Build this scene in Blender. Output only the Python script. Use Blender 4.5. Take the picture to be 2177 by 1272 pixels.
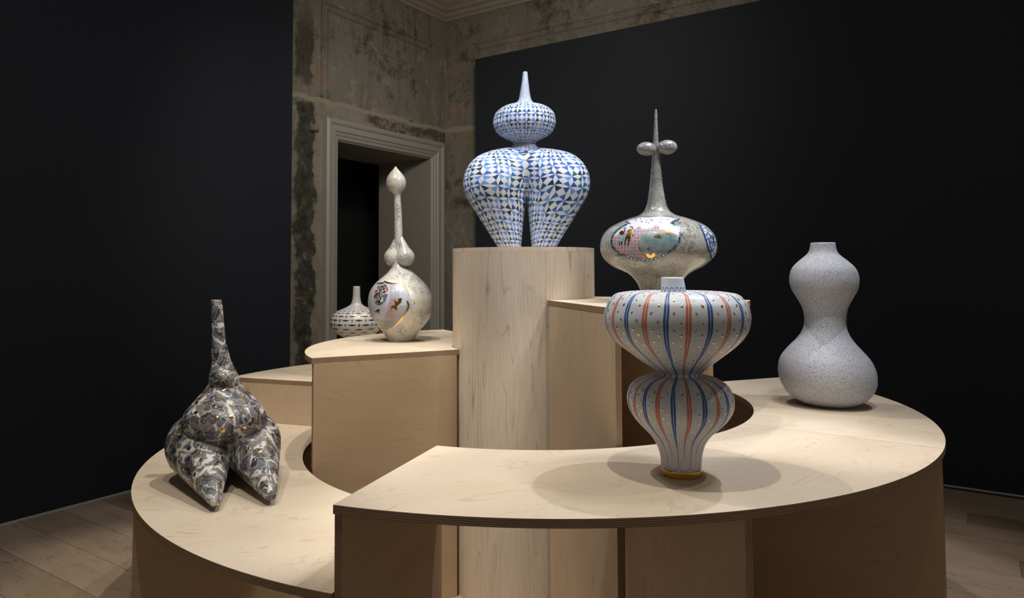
import bpy, bmesh, math, random
import numpy as np
from mathutils import Vector, Matrix
from mathutils.bvhtree import BVHTree
from mathutils.geometry import tessellate_polygon
random.seed(7); rng = np.random.default_rng(7)
for o in list(bpy.data.objects): bpy.data.objects.remove(o, do_unlink=True)
SC = bpy.context.scene; COL = SC.collection
PI = math.pi; R = math.radians
U = 0.65                       # metres per survey unit
HE = 2.42                      # lens height above the floor, survey units
UW = U*HE/2.2
EYE = HE*U                    # lens height
# ------------------------------------------------------------------ camera
F, PITCH, ROLL, PX, PY = 1529.309, 0.045531, -0.0024706, 1010.772, 501.071
cp, sp, cr, sr = math.cos(PITCH), math.sin(PITCH), math.cos(ROLL), math.sin(ROLL)
fwd = np.array([0, cp, sp]); up0 = np.array([0, -sp, cp]); rt0 = np.array([1., 0, 0])
rt = cr*rt0 + sr*up0; up = -sr*rt0 + cr*up0
RM = np.array([rt, up, fwd])
cam = bpy.data.cameras.new('camera'); co = bpy.data.objects.new('camera', cam); COL.objects.link(co)
cam.sensor_width = 36; cam.lens = F/2177*36
cam.shift_x = (1088.5-PX)/2177; cam.shift_y = -(636-PY)/2177
cam.clip_start = .05
co.matrix_world = Matrix(((rt[0], up[0], -fwd[0], 0), (rt[1], up[1], -fwd[1], 0), (rt[2], up[2], -fwd[2], EYE), (0, 0, 0, 1)))
SC.camera = co
# ------------------------------------------------------------------ light
SC.view_settings.view_transform = 'Standard'; SC.view_settings.look = 'None'
SC.view_settings.gamma = 1; SC.view_settings.use_curve_mapping = False
SC.view_settings.exposure = 0.0
w = bpy.data.worlds.new('world'); SC.world = w; w.use_nodes = True
w.node_tree.nodes['Background'].inputs[0].default_value = (1, .90, .78, 1)
w.node_tree.nodes['Background'].inputs[1].default_value = .22
def spot(x, y, z, tx, ty, tz, W, ang, blend=.35, col=(1, .91, .785), rad=.022):
    l = bpy.data.lights.new('ceiling_or_added_spotlight', 'SPOT'); l.energy = W; l.spot_size = R(ang); l.spot_blend = blend
    l.color = col; l.shadow_soft_size = rad
    o = bpy.data.objects.new('ceiling_or_added_spotlight', l); COL.objects.link(o)
    o.location = (x, y, z); o.rotation_euler = (Vector((tx, ty, tz))-Vector((x, y, z))).to_track_quat('-Z', 'Y').to_euler()
LZ = 3.75+.143
COOL = (.93, .95, 1)
spot(1.58, 2.90, LZ, .66, 2.3, .9, 125, 46, .35, COOL)            # two over the striped vase
spot(.30, 1.85, LZ, .72, 2.4, .9, 120, 46)
spot(-.35, 2.60, LZ, .45, 2.4, .8, 95, 44)
spot(1.9, 2.0, LZ, .9, 2.6, .8, 45, 44)
spot(-.25, 3.15, LZ, -1.05, 3.2, .7, 150, 44)          # figure on the low step
spot(-1.35, 2.1, LZ, -1.0, 3.2, .7, 110, 44)
spot(-.6, 1.6, LZ, -.75, 2.8, .6, 80, 44)
spot(2.50, 3.10, LZ, 1.70, 3.45, .9, 90, 44, .3, COOL)     # gourd vase
spot(.90, 4.0, LZ, 1.70, 3.45, .9, 75, 46)
spot(1.5, 2.3, LZ, 1.70, 3.3, .9, 45, 44)
spot(-.10, 2.45, LZ, .24, 3.7, 2.0, 95, 36, .3, COOL)      # blue tiled torso
spot(.95, 3.0, LZ, .26, 3.7, 2.0, 80, 38)
spot(-.65, 2.9, LZ, -.42, 3.95, 1.4, 105, 42)          # pale glazed vase, left
spot(.30, 4.9, LZ, -.6, 4.2, 1.2, 70, 50)
spot(1.1, 2.45, LZ, .82, 3.2, 1.6, 60, 38, .35, COOL)             # pale glazed vase, right
spot(-.9, 4.2, LZ, -.85, 5.0, 1.0, 70, 42)             # white bottle behind
spot(-.2, 3.2, LZ, -.9, 6.3, 2.2, 160, 75, 1., rad=.2)           # two wide washes added to brighten the old plaster walls
spot(.2, 4.6, LZ-.3, .6, 6.9, 3.4, 75, 130, 1., rad=.2)
spot(1.6, 2.4, LZ-.1, -2.3, 4.6, .6, 120, 140, 1., COOL, rad=.2)  # added wide wash, brightens the dark left wall
spot(-.6, 2.6, LZ-.1, 3.6, 5.0, .8, 60, 150, 1., COOL, rad=.2)  # same kind of added wash for the dark right wall
# ------------------------------------------------------------------ helpers
def link(o, parent=None):
    COL.objects.link(o)
    if parent: o.parent = parent; o.matrix_parent_inverse = parent.matrix_world.inverted()
    return o
def mesh_obj(name, verts, faces, mats, parent=None, smooth=False, fm=None, uv=None):
    me = bpy.data.meshes.new(name); me.from_pydata([tuple(v) for v in verts], [], [tuple(f) for f in faces])
    for m in (mats if isinstance(mats, (list, tuple)) else [mats]): me.materials.append(m)
    if fm is not None: me.polygons.foreach_set('material_index', fm)
    if smooth: me.polygons.foreach_set('use_smooth', [True]*len(me.polygons))
    if uv is not None:
        l = me.uv_layers.new(name='UVMap'); l.data.foreach_set('uv', np.asarray(uv, np.float32).ravel())
    me.update()
    return link(bpy.data.objects.new(name, me), parent)
def thing(name, loc, label, cat, group=None):
    o = bpy.data.objects.new(name, None); o.location = loc; o.empty_display_size = .05; COL.objects.link(o)
    o['label'] = label; o['category'] = cat
    if group: o['group'] = group
    bpy.context.view_layer.update()
    return o
def put(o, loc):       # set an object's origin to loc, keeping its vertices where they are
    o.data.transform(Matrix.Translation(-Vector(loc))); o.location = loc
def box(name, lo, hi, mat, parent=None, M=None, bevel=0):
    bm = bmesh.new(); bmesh.ops.create_cube(bm, size=1)
    c = (Vector(lo)+Vector(hi))/2; s = Vector(hi)-Vector(lo)
    for v in bm.verts: v.co = Vector((v.co.x*s.x+c.x, v.co.y*s.y+c.y, v.co.z*s.z+c.z))
    if bevel: bmesh.ops.bevel(bm, geom=bm.edges[:], offset=bevel, segments=2, affect='EDGES')
    me = bpy.data.meshes.new(name); bm.to_mesh(me); bm.free(); me.materials.append(mat)
    o = bpy.data.objects.new(name, me)
    if M is not None: o.matrix_world = M
    return link(o, parent)
# ray through a survey pixel, in survey units; W3 = survey -> world
def ray(x, y): return RM.T @ np.array([(x-PX)/F, (PY-y)/F, 1.])
def W3(p): return Vector((p[0]*U, p[1]*U, (p[2]+HE)*U))
def at(x, y, Y): r = ray(x, y); return r*(Y/r[1])
# ---- node helper
class M:
    def __init__(s, name, rough=.5, metal=0, coat=0, spec=.5):
        s.m = bpy.data.materials.new(name); s.m.use_nodes = True; s.t = s.m.node_tree
        s.b = s.t.nodes['Principled BSDF']; s.b.inputs['Roughness'].default_value = rough
        s.b.inputs['Metallic'].default_value = metal; s.b.inputs['Coat Weight'].default_value = coat
        s.b.inputs['Coat Roughness'].default_value = .08; s.b.inputs['Specular IOR Level'].default_value = spec
    def set(s, sock, v):
        if isinstance(v, bpy.types.NodeSocket): s.t.links.new(v, sock)
        elif isinstance(v, (tuple, list)) and len(v) == 3 and sock.type == 'RGBA': sock.default_value = (*v, 1)
        else: sock.default_value = v
    def n(s, typ, out=0, ins=None, **props):
        nd = s.t.nodes.new('ShaderNode'+typ)
        for k, v in props.items(): setattr(nd, k, v)
        for k, v in (ins or {}).items(): s.set(nd.inputs[k], v)
        return nd.outputs[out]
    def ma(s, op, a, b=0., c=0.): return s.n('Math', ins={0: a, 1: b, 2: c}, operation=op)
    def mix(s, f, a, b): return s.n('Mix', 2, {0: f, 6: a, 7: b}, data_type='RGBA')
    def noise(s, vec, scale, detail=3, rough=.5, dist=0., out=0): return s.n('TexNoise', out, {'Vector': vec, 'Scale': scale, 'Detail': detail, 'Roughness': rough, 'Distortion': dist})
    def mr(s, v, a, b, c=0., d=1.): return s.n('MapRange', ins={0: v, 1: a, 2: b, 3: c, 4: d})
    def obj(s): return s.n('TexCoord', 3)
    def vmul(s, v, k): return s.n('VectorMath', ins={0: v, 1: k}, operation='MULTIPLY')
    def vadd(s, v, k): return s.n('VectorMath', ins={0: v, 1: k}, operation='ADD')
    def sep(s, v):
        nd = s.t.nodes.new('ShaderNodeSeparateXYZ'); s.t.links.new(v, nd.inputs[0]); return nd.outputs
    def comb(s, x, y, z=0.): return s.n('CombineXYZ', ins={0: x, 1: y, 2: z})
    def ramp(s, f, stops, interp='LINEAR'):
        nd = s.t.nodes.new('ShaderNodeValToRGB'); s.t.links.new(f, nd.inputs[0]); cr_ = nd.color_ramp; cr_.interpolation = interp
        while len(cr_.elements) < len(stops): cr_.elements.new(.5)
        for e, (p, c) in zip(cr_.elements, stops): e.position = p; e.color = (*c, 1)
        return nd.outputs[0]
    def bump(s, h, strength=.2, dist=.01):
        s.t.links.new(s.n('Bump', ins={'Height': h, 'Strength': strength, 'Distance': dist}), s.b.inputs['Normal'])
    def col(s, v): s.set(s.b.inputs['Base Color'], v); return s
def flat(name, c, rough=.5, metal=0, **k): return M(name, rough, metal, **k).col(c).m
def wood(name, light, dark, g=(1, 3, 3), scale=1.6, rings=9, streak=.35, rough=.45, rnd=False, line=.5):
    m = M(name, rough, spec=.35); v = m.obj()
    if rnd:
        r = m.n('ObjectInfo', 5); v = m.vadd(v, m.comb(m.ma('MULTIPLY', r, 37.), m.ma('MULTIPLY', r, 91.), r))
    gv = m.vmul(v, g)
    n1 = m.noise(gv, scale, 3, .55, .5)
    fr = m.ma('FRACT', m.ma('MULTIPLY', n1, float(rings)))
    ln = m.mr(m.ma('ABSOLUTE', m.ma('SUBTRACT', fr, .5)), .0, .12, 1., 0.)      # thin wandering figure lines
    ln2 = m.ma('MULTIPLY', ln, m.mr(m.noise(gv, scale*2.1, 2), .42, .66))
    st = m.noise(m.vmul(v, tuple(k*k*5 for k in g)), scale*3, 4, .6)
    blot = m.noise(gv, scale*.7, 2)
    f = m.ma('ADD', m.ma('MULTIPLY', m.mr(st, .3, .7), streak), m.ma('ADD', m.ma('MULTIPLY', ln2, line), m.ma('MULTIPLY', m.mr(blot, .35, .7), .25)))
    c = m.mix(f, light, dark)
    if rnd:
        hv = m.t.nodes.new('ShaderNodeHueSaturation'); m.t.links.new(c, hv.inputs['Color'])
        m.t.links.new(m.mr(m.ma('FRACT', m.ma('MULTIPLY', r, 13.7)), 0., 1., .72, 1.22), hv.inputs['Value']); c = hv.outputs[0]
    m.col(c); m.bump(st, .06, .002); return m.m
def ply(name, axis, pitch=.0030):
    m = M(name, .6, spec=.3); o = m.sep(m.obj())[axis]; v = m.obj()
    k = m.ma('FRACT', m.ma('MULTIPLY', o, 1/pitch/2)); n_ = m.noise(m.vmul(v, (30, 30, 30)), 1., 3)
    f = m.ma('ADD', m.mr(m.ma('ABSOLUTE', m.ma('SUBTRACT', k, .5)), .15, .3), m.ma('MULTIPLY', m.ma('SUBTRACT', n_, .5), .7))
    m.col(m.mix(f, (.38, .26, .165), (.18, .115, .068))); return m.m
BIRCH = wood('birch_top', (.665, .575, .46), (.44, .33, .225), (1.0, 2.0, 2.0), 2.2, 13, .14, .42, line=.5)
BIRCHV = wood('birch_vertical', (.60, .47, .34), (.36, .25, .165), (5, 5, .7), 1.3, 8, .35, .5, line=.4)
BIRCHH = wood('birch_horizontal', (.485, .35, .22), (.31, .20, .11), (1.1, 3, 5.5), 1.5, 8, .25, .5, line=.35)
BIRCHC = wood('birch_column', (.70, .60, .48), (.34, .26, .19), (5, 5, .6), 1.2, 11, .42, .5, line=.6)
EDGEZ = ply('ply_edge_flat', 2); EDGEY = ply('ply_edge_upright', 1)
OAK = wood('oak_plank', (.50, .385, .285), (.26, .19, .135), (7, 1.2, 5), 2.2, 10, .45, .42, rnd=True, line=.8)
GOLD = flat('gold_lustre', (.83, .52, .14), .24, 1)
DARKGOLD = flat('bronze_lustre', (.30, .17, .05), .3, 1)
# ------------------------------------------------------------------ room
YAW = 0.95759
mv = Vector((math.cos(YAW), math.sin(YAW), 0)); nv = Vector((math.sin(YAW), -math.cos(YAW), 0))
RMX = Matrix(((mv.x, nv.x, 0, 0), (mv.y, nv.y, 0, 0), (0, 0, 1, 0), (0, 0, 0, 1)))   # local x = m, y = n (mirrored frame)
NL, MR_ = -6.96*UW, 8.72*UW                   # faces of the dark walls
NO, MO = -7.01*UW, 9.12*UW                    # faces of the old plaster walls behind them
ZC = (3.98+2.2)*UW                           # underside of the cornice
ZT = ZC+.42
def rbox(name, lo, hi, mat, parent=None, bevel=0):
    o = box(name, lo, hi, mat, None, None, bevel)
    o.data.transform(RMX); o.data.flip_normals()
    if parent: o.parent = parent
    return o
def room_prism(name, pts, x0, x1, axis, mat, parent=None):
    """pts = profile (d, z); extruded along the wall; axis 'm' runs along m at n = NO + d, axis 'n' along n at m = MO - d; x0/x1 are functions of d (mitres)"""
    vs = []; k = len(pts)
    for xf in (x0, x1):
        for d, z in pts:
            p = (xf(d), NO+d, z) if axis == 'm' else (MO-d, xf(d), z)
            vs.append(RMX @ Vector(p))
    fs = [(i, (i+1) % k, (i+1) % k+k, i+k) for i in range(k)]+[tuple(range(k))[::-1], tuple(range(k, 2*k))]
    o = mesh_obj(name, vs, fs, mat, parent); bm = bmesh.new(); bm.from_mesh(o.data); bmesh.ops.recalc_face_normals(bm, faces=bm.faces); bm.to_mesh(o.data); bm.free(); return o
def dark_paint():
    m = M('dark_blue_paint', .75, spec=.2); v = m.obj()
    m.col(m.mix(m.noise(v, 1.3, 3), (.0175, .0210, .0275), (.0210, .0245, .0310))); m.bump(m.noise(v, 160, 2), .08, .001); return m.m
DARK = dark_paint()
WHITE = None
def old_plaster(name, door_side):
    m = M(name, .85, spec=.2)
    # object coordinates are world here; back to wall coordinates
    v = m.obj(); x, y, z = m.sep(v)[:3]
    mm = m.ma('ADD', m.ma('MULTIPLY', x, mv.x), m.ma('MULTIPLY', y, mv.y))
    vs = m.vmul(v, (1, 1, .45))
    big = m.noise(v, 1.7, 8, .62, .6); fine = m.noise(v, 11, 9, .78, .4); vert = m.noise(m.vmul(v, (6, 6, .7)), 1.6, 6, .7)
    c = m.ramp(m.ma('ADD', m.ma('MULTIPLY', big, .5), m.ma('MULTIPLY', fine, .5)), [(.36, (.06, .054, .043)), (.43, (.15, .133, .105)), (.49, (.24, .212, .172)), (.54, (.195, .178, .148)), (.59, (.30, .265, .215)), (.68, (.40, .36, .295))])
    c = m.mix(m.ma('MULTIPLY', m.mr(vert, .50, .72), .55), c, (.05, .045, .034))
    pk = m.mr(m.noise(m.vadd(v, (5, 2, 9)), 1.9, 6, .6, .8), .56, .60); c = m.mix(m.ma('MULTIPLY', m.ma('MULTIPLY', pk, m.mr(fine, .42, .52)), .4), c, (.36, .22, .15))
    gr = m.mr(m.noise(m.vadd(v, (1, 7, 3)), 1.5, 6, .6, .6), .52, .60); c = m.mix(m.ma('MULTIPLY', m.ma('MULTIPLY', gr, m.mr(fine, .40, .52)), .6), c, (.215, .22, .20))
    cr1 = m.mr(m.noise(m.vadd(v, (9, 4, 1)), 2.7, 7, .62, .9), .615, .625); c = m.mix(m.ma('MULTIPLY', cr1, .55), c, (.32, .27, .20))
    ed = m.noise(v, 3.5, 6, .65); edz = m.ma('MULTIPLY', m.ma('SUBTRACT', ed, .5), .34)
    zz = m.ma('ADD', z, edz); mz = m.ma('ADD', mm, m.ma('MULTIPLY', m.ma('SUBTRACT', m.noise(m.vadd(v, (3, 3, 3)), 3, 6, .7), .5), .34))
    z0 = (2.205+2.2)*UW
    if door_side:
        # dark mouldy strip left of the doorway
        s = m.ma('MULTIPLY', m.ma('MULTIPLY', m.mr(mz, 6.02*UW, 6.07*UW), m.mr(mz, 6.36*UW, 6.33*UW)), m.mr(zz, z0-.03, z0-.06))
        c = m.mix(m.ma('MULTIPLY', s, .92), c, m.ramp(fine, [(.4, (.022, .022, .016)), (.56, (.065, .062, .048)), (.66, (.22, .21, .17))]))
        s2 = m.ma('MULTIPLY', m.ma('MULTIPLY', m.mr(mz, 6.02*UW, 6.07*UW), m.mr(mz, 6.36*UW, 6.33*UW)), m.ma('MULTIPLY', m.mr(zz, z0+.12, z0+.2), m.mr(zz, z0+.9, z0+.6)))
        c = m.mix(m.ma('MULTIPLY', s2, .75), c, (.04, .038, .028))
        # newer cream filler around the casing
        cm = m.ma('MULTIPLY', m.mr(mz, 6.34*UW, 6.37*UW), m.mr(zz, z0+.02, z0-.01))
        crm = m.ramp(m.ma('ADD', m.ma('MULTIPLY', big, .5), m.ma('MULTIPLY', fine, .5)), [(.38, (.20, .175, .135)), (.56, (.30, .27, .215))])
        c = m.mix(cm, c, crm)
        ds = m.ma('MULTIPLY', m.ma('MULTIPLY', m.mr(zz, z0-.015, z0-.03), m.mr(zz, z0-.17, z0-.12)), m.mr(mm, 7.2*UW, 7.4*UW)); c = m.mix(m.ma('MULTIPLY', ds, m.mr(fine, .42, .5)), c, (.10, .08, .058))
    bd = m.ma('ABSOLUTE', m.ma('SUBTRACT', m.ma('ADD', z, m.ma('MULTIPLY', m.ma('SUBTRACT', m.noise(v, 4, 5), .5), .10)), z0+.0))
    c = m.mix(m.mr(bd, .024, .018), c, (.32, .285, .215))
    m.col(c); m.bump(m.ma('ADD', m.ma('MULTIPLY', big, .5), fine), .55, .03); return m.m
OLD = old_plaster('old_plaster_door_wall', True); OLD2 = old_plaster('old_plaster_side_wall', False)
WHITEP = flat('off_white_paint', (.31, .30, .265), .5)
GREYP = flat('grey_reveal_paint', (.26, .245, .205), .6)
VOID_SHADE = flat('black_void_shade', (.004, .005, .005), .9)  # darkness of the void beyond the doorway put into the colour
CORN = (lambda m: (m.col(m.mix(m.noise(m.obj(), 6, 5), (.24, .205, .16), (.33, .29, .23))), m.m)[1])(M('cornice_plaster', .8))
def struct(o, k='structure'): o['kind'] = k; return o
fl = struct(rbox('floor', (-4, -5.2, -.06), (7, 6.5, -.004), flat('floor_base', (.05, .035, .025), .8)))
PW, PL = .255, 1.5
pk0 = None
for i in range(27):
    for j in range(-1, 10):
        m0 = .05+i*PW; n0 = -5.15+j*PL+(i*.6137 % 1)*PL-.8
        if m0+PW > MR_+.02 or n0+PL < NL-.02 or n0 > 3.2: continue
        a = max(n0, NL-.01)
        c = RMX @ Vector((m0, n0, 0))
        if pk0 is None:
            pk0 = rbox('plank', (0.001, 0.001, -.02), (PW-.001, PL-.001, 0), OAK, None, .0008); p = pk0
            # grain runs along local n; object coordinates stay with the mesh
            p.parent = fl
        else:
            p = pk0.copy(); COL.objects.link(p); p.parent = fl
        p.location = c
# local wood grain direction: planks are in rotated mesh space, so rotate coordinates in the material
def fix_oak():
    t = OAK.node_tree
    tc = [n for n in t.nodes if n.type == 'TEX_COORD'][0]
    mp = t.nodes.new('ShaderNodeMapping'); mp.inputs['Rotation'].default_value = (0, 0, -YAW)
    for n in [n for n in t.nodes if n.type == 'TEX_COORD']:
        for l in list(n.outputs[3].links):
            to = l.to_socket; t.links.remove(l)
            if to.node != mp: t.links.new(mp.outputs[0], to)
    t.links.new(tc.outputs[3], mp.inputs[0])
fix_oak()
struct(rbox('wall_left', (-4, NL-.04, 0), (5.94*UW, NL, ZT+.2), DARK))
struct(rbox('trim_1', (-4, NL, 0), (5.94*UW, NL+.006, .012), flat('pale_trim', (.45, .42, .36), .6)))
# dark right wall stands in front of the old one; its top is lower
zr = (3.135+2.2)*UW
struct(rbox('wall_right', (MR_, -6.135*UW, 0), (MO-.03, 6.5, zr), DARK))
struct(rbox('trim_2', (MR_-.006, -6.135*UW, 0), (MR_, 6.5, .012), bpy.data.materials['pale_trim']))
ob = struct(rbox('wall_upper', (MO, NO-.1, 0), (MO+.3, 6.5, ZT+.2), OLD2))
# old wall with a doorway
m0, m1, zd = 6.746*UW, 8.743*UW, (1.722+2.2)*UW
NB = -8.08*UW
wb = bmesh.new()
for lo, hi in (((5.0*UW, NB, 0), (m0, NO, ZT+.2)), ((m1, NB, 0), (MO+.3, NO, ZT+.2)), ((m0, NB, zd), (m1, NO, ZT+.2))):
    r = bmesh.ops.create_cube(wb, size=1)['verts']
    for v in r: v.co = RMX @ Vector(((v.co.x+.5)*(hi[0]-lo[0])+lo[0], (v.co.y+.5)*(hi[1]-lo[1])+lo[1], (v.co.z+.5)*(hi[2]-lo[2])+lo[2]))
bmesh.ops.recalc_face_normals(wb, faces=wb.faces)
me = bpy.data.meshes.new('wall_back'); wb.to_mesh(me); wb.free(); me.materials.append(OLD)
wall_back = link(bpy.data.objects.new('wall_back', me)); struct(wall_back)
# doorway: linings, casing and a box coloured black for the dark void behind
dr = bpy.data.objects.new('door_1', None); COL.objects.link(dr); dr['kind'] = 'structure'
rbox('lining', (m0, NB, 0), (m0+.012, NO+.0, zd-.012), GREYP, dr)
rbox('lining', (m1-.012, NB, 0), (m1, NO+.0, zd-.012), GREYP, dr)
rbox('lining', (m0, NB, zd-.012), (m1, NO+.0, zd), GREYP, dr)
cw = .185
prof = [(0, .014), (.011, .026), (.033, .026), (.040, .037), (.066, .044), (.075, .057), (.130, .057), (.134, .068), (.152, .077), (.165, .073), (cw, .062)]   # (distance outward, proud)
def casing(name, kind):
    vs, fs = [], []
    def P(d, h, end):
        if kind == 'L': return (m0-d, NO+h, 0 if end == 0 else zd+d)
        if kind == 'R': return (m1+d, NO+h, 0 if end == 0 else zd+d)
        return ((m0-d) if end == 0 else (m1+d), NO+h, zd+d)
    ring = [(0, -.001)]+prof+[(cw, -.001)]
    for e in (0, 1):
        for d, h in ring: vs.append(RMX @ Vector(P(d, h, e)))
    k = len(ring)
    for i in range(k): fs.append((i, (i+1) % k, (i+1) % k+k, i+k))
    fs += [tuple(range(k)), tuple(range(k, 2*k))]
    o = mesh_obj(name, vs, fs, WHITEP, dr); bm = bmesh.new(); bm.from_mesh(o.data); bmesh.ops.recalc_face_normals(bm, faces=bm.faces); bm.to_mesh(o.data); bm.free()
for k_ in 'LRT': casing('casing', k_)
struct(rbox('wall_void', (m0-.5, NB-.7, 0), (m1+.6, NB-.6, zd+.4), VOID_SHADE))
struct(rbox('wall_void_left', (m0-.6, NB-.7, 0), (m0-.5, NB-.001, zd+.4), VOID_SHADE))  # sides added so that no ambient light gets into the void
struct(rbox('wall_void_right', (m1+.6, NB-.7, 0), (m1+.7, NB-.001, zd+.4), VOID_SHADE))
struct(rbox('ceiling_void', (m0-.5, NB-.7, zd+.4), (m1+.6, NB-.001, zd+.5), VOID_SHADE))
fv = struct(rbox('floor_void', (m0-.5, NB-.7, -.06), (m1+.6, NB-.001, 0), VOID_SHADE))
# old mouldings on the plaster
def mould(a, b, plane, wdt=.035, pr=.016):
    mat = OLD if plane == 'L' else OLD2
    if plane == 'L': return struct(rbox('trim_3', (min(a[0], b[0])-wdt/2, NO-.001, min(a[1], b[1])-wdt/2), (max(a[0], b[0])+wdt/2, NO+pr, max(a[1], b[1])+wdt/2), mat, wall_back, .006))
    return struct(rbox('trim_4', (MO-pr, min(a[0], b[0])-wdt/2, min(a[1], b[1])-wdt/2), (MO+.001, max(a[0], b[0])+wdt/2, max(a[1], b[1])+wdt/2), mat, ob, .006))
zz = lambda z: (z+2.2)*UW
for off, wd in ((0, .03), (.075, .018)):
    a, b, zt_, zl = 6.47*UW+off, 8.80*UW-off, zz(3.53)-off, zz(2.27)
    mould((a, zl), (a, zt_), 'L', wd); mould((b, zl), (b, zt_), 'L', wd); mould((a, zt_), (b, zt_), 'L', wd)
a, b = 7.1*UW, 8.2*UW
mould((a, zz(2.5)), (a, zz(3.1)), 'L', .02, .01); mould((b, zz(2.5)), (b, zz(3.1)), 'L', .02, .01); mould((a, zz(3.1)), (b, zz(3.1)), 'L', .02, .01)
for off, wd in ((0, .03), (.075, .018)):
    mould((-6.45*UW+off, zz(-1)), (-6.45*UW+off, zz(3.53)-off), 'R', wd); mould((-6.45*UW+off, zz(3.53)-off), (3., zz(3.53)-off), 'R', wd)
# cornice with stepped profile, mitred in the corner, and a fret band on the ceiling
cp_ = [(0, ZC-.0), (.018, ZC), (.018, ZC+.03), (.05, ZC+.045), (.06, ZC+.075), (.10, ZC+.09), (.105, ZC+.12), (.16, ZC+.15), (.165, ZC+.175), (.23, ZC+.19), (.235, ZC+.215), (.28, ZC+.22), (.28, ZC+.30), (0, ZC+.30)]
struct(room_prism('trim_5', cp_, lambda d: 2.6, lambda d: MO-d, 'm', CORN))
struct(room_prism('trim_6', cp_, lambda d: NO+d, lambda d: 5., 'n', CORN))
ceil = struct(rbox('ceiling', (-4, -5.2, ZC+.27), (7, 6.5, ZC+.37), CORN))
def fret(cx_, cy_, ax):      # one key of the fret, raised off the ceiling
    s = .022; pts = [(0, 0, 6, 1), (0, 1, 1, 6), (0, 5, 6, 6), (5, 2, 6, 6), (2, 2, 6, 3), (2, 3, 3, 4.2)]
    bm = bmesh.new()
    for x0, y0, x1, y1 in pts:
        r_ = bmesh.ops.create_cube(bm, size=1)['verts']
        for v in r_:
            a_, b_ = (x0+(v.co.x+.5)*(x1-x0))*s, (y0+(v.co.y+.5)*(y1-y0))*s
            p = (cx_+a_, cy_+b_, ZC+.262+(v.co.z+.5)*.012) if ax == 'm' else (cx_-b_, cy_+a_, ZC+.262+(v.co.z+.5)*.012)
            v.co = RMX @ Vector(p)
    bmesh.ops.recalc_face_normals(bm, faces=bm.faces)
    me = bpy.data.meshes.new('fret'); bm.to_mesh(me); bm.free(); me.materials.append(CORN); link(bpy.data.objects.new('fret', me), ceil)
for i in range(11): fret(MO-.48-i*.165, NO+.325, 'm')
for i in range(11): fret(MO-.325, NO+.48+i*.165, 'n')
for d in (.295, .50):
    rbox('fillet', (3.2, NO+d, ZC+.262), (MO-d+.015, NO+d+.015, ZC+.272), CORN, ceil)
    rbox('fillet', (MO-d, NO+d+.015, ZC+.262), (MO-d+.015, 2.5, ZC+.272), CORN, ceil)
sw = thing('wall_box', RMX @ Vector((6.33*UW, NO, (1.81+2.2)*UW)), 'small pale plastic box on the peeling plaster left of the doorway', 'box')
q = rbox('housing', (6.26*UW, NO-.002, (1.775+2.2)*UW), (6.40*UW, NO+.035, (1.85+2.2)*UW), flat('aged_plastic', (.20, .18, .14), .5), None, .006); q.parent = sw; q.matrix_parent_inverse = sw.matrix_world.inverted()
q = rbox('lid', (6.272*UW, NO+.034, (1.785+2.2)*UW), (6.388*UW, NO+.041, (1.842+2.2)*UW), bpy.data.materials['aged_plastic'], None, .003); q.parent = sw; q.matrix_parent_inverse = sw.matrix_world.inverted()
# ------------------------------------------------------------------ plinth modules
CXW, CYW = .37496*U, 5.68441*U
RO, RI, RC = 2.7664*U, 1.6809*U, .5554*U
T = .0385*U
def pol(r, a): return Vector((CXW+r*math.cos(a), CYW+r*math.sin(a), 0))
def deck(name, parent, r0, r1, a0, a1, z, extra=None, mat=BIRCH, rot=0.):
    """ring-sector board; local frame turned by rot so that the grain differs; edge faces carry the ply edge"""
    n = max(8, int((a1-a0)/R(1.5)))
    outer = [pol(r1, a0+(a1-a0)*i/n) for i in range(n+1)]
    n2 = max(6, n//2); inner = [pol(r0, a0+(a1-a0)*i/n2) for i in range(n2+1)]
    if extra: outer, inner = extra(outer, inner)
    loop = outer+inner[::-1]; k = len(loop)
    loc = pol((r0+r1)/2, (a0+a1)/2); Mi = Matrix.Rotation(-rot, 4, 'Z') @ Matrix.Translation(-loc)
    vs = [Mi @ Vector((p.x, p.y, 0)) for p in loop]+[Mi @ Vector((p.x, p.y, -T)) for p in loop]
    tri = tessellate_polygon([[Vector((p.x, p.y, 0)) for p in loop]])
    def ccw(t):
        a, b, c = [loop[i] for i in t]; return t if (b-a).cross(c-a).z > 0 else (t[0], t[2], t[1])
    tri = [ccw(tuple(t)) for t in tri]
    fs = list(tri)+[(t[0]+k, t[2]+k, t[1]+k) for t in tri]+[((i+1) % k, i, i+k, (i+1) % k+k) for i in range(k)]
    fm = [0]*(2*len(tri))+[1]*k
    o = mesh_obj(name, vs, fs, [mat, EDGEZ], None, False, fm)
    o.matrix_world = Matrix.Translation(loc+Vector((0, 0, z))) @ Matrix.Rotation(rot, 4, 'Z')
    bm = bmesh.new(); bm.from_mesh(o.data); bmesh.ops.recalc_face_normals(bm, faces=bm.faces); bm.to_mesh(o.data); bm.free()
    bpy.context.view_layer.update(); o.parent = parent; o.matrix_parent_inverse = parent.matrix_world.inverted(); return o
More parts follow.
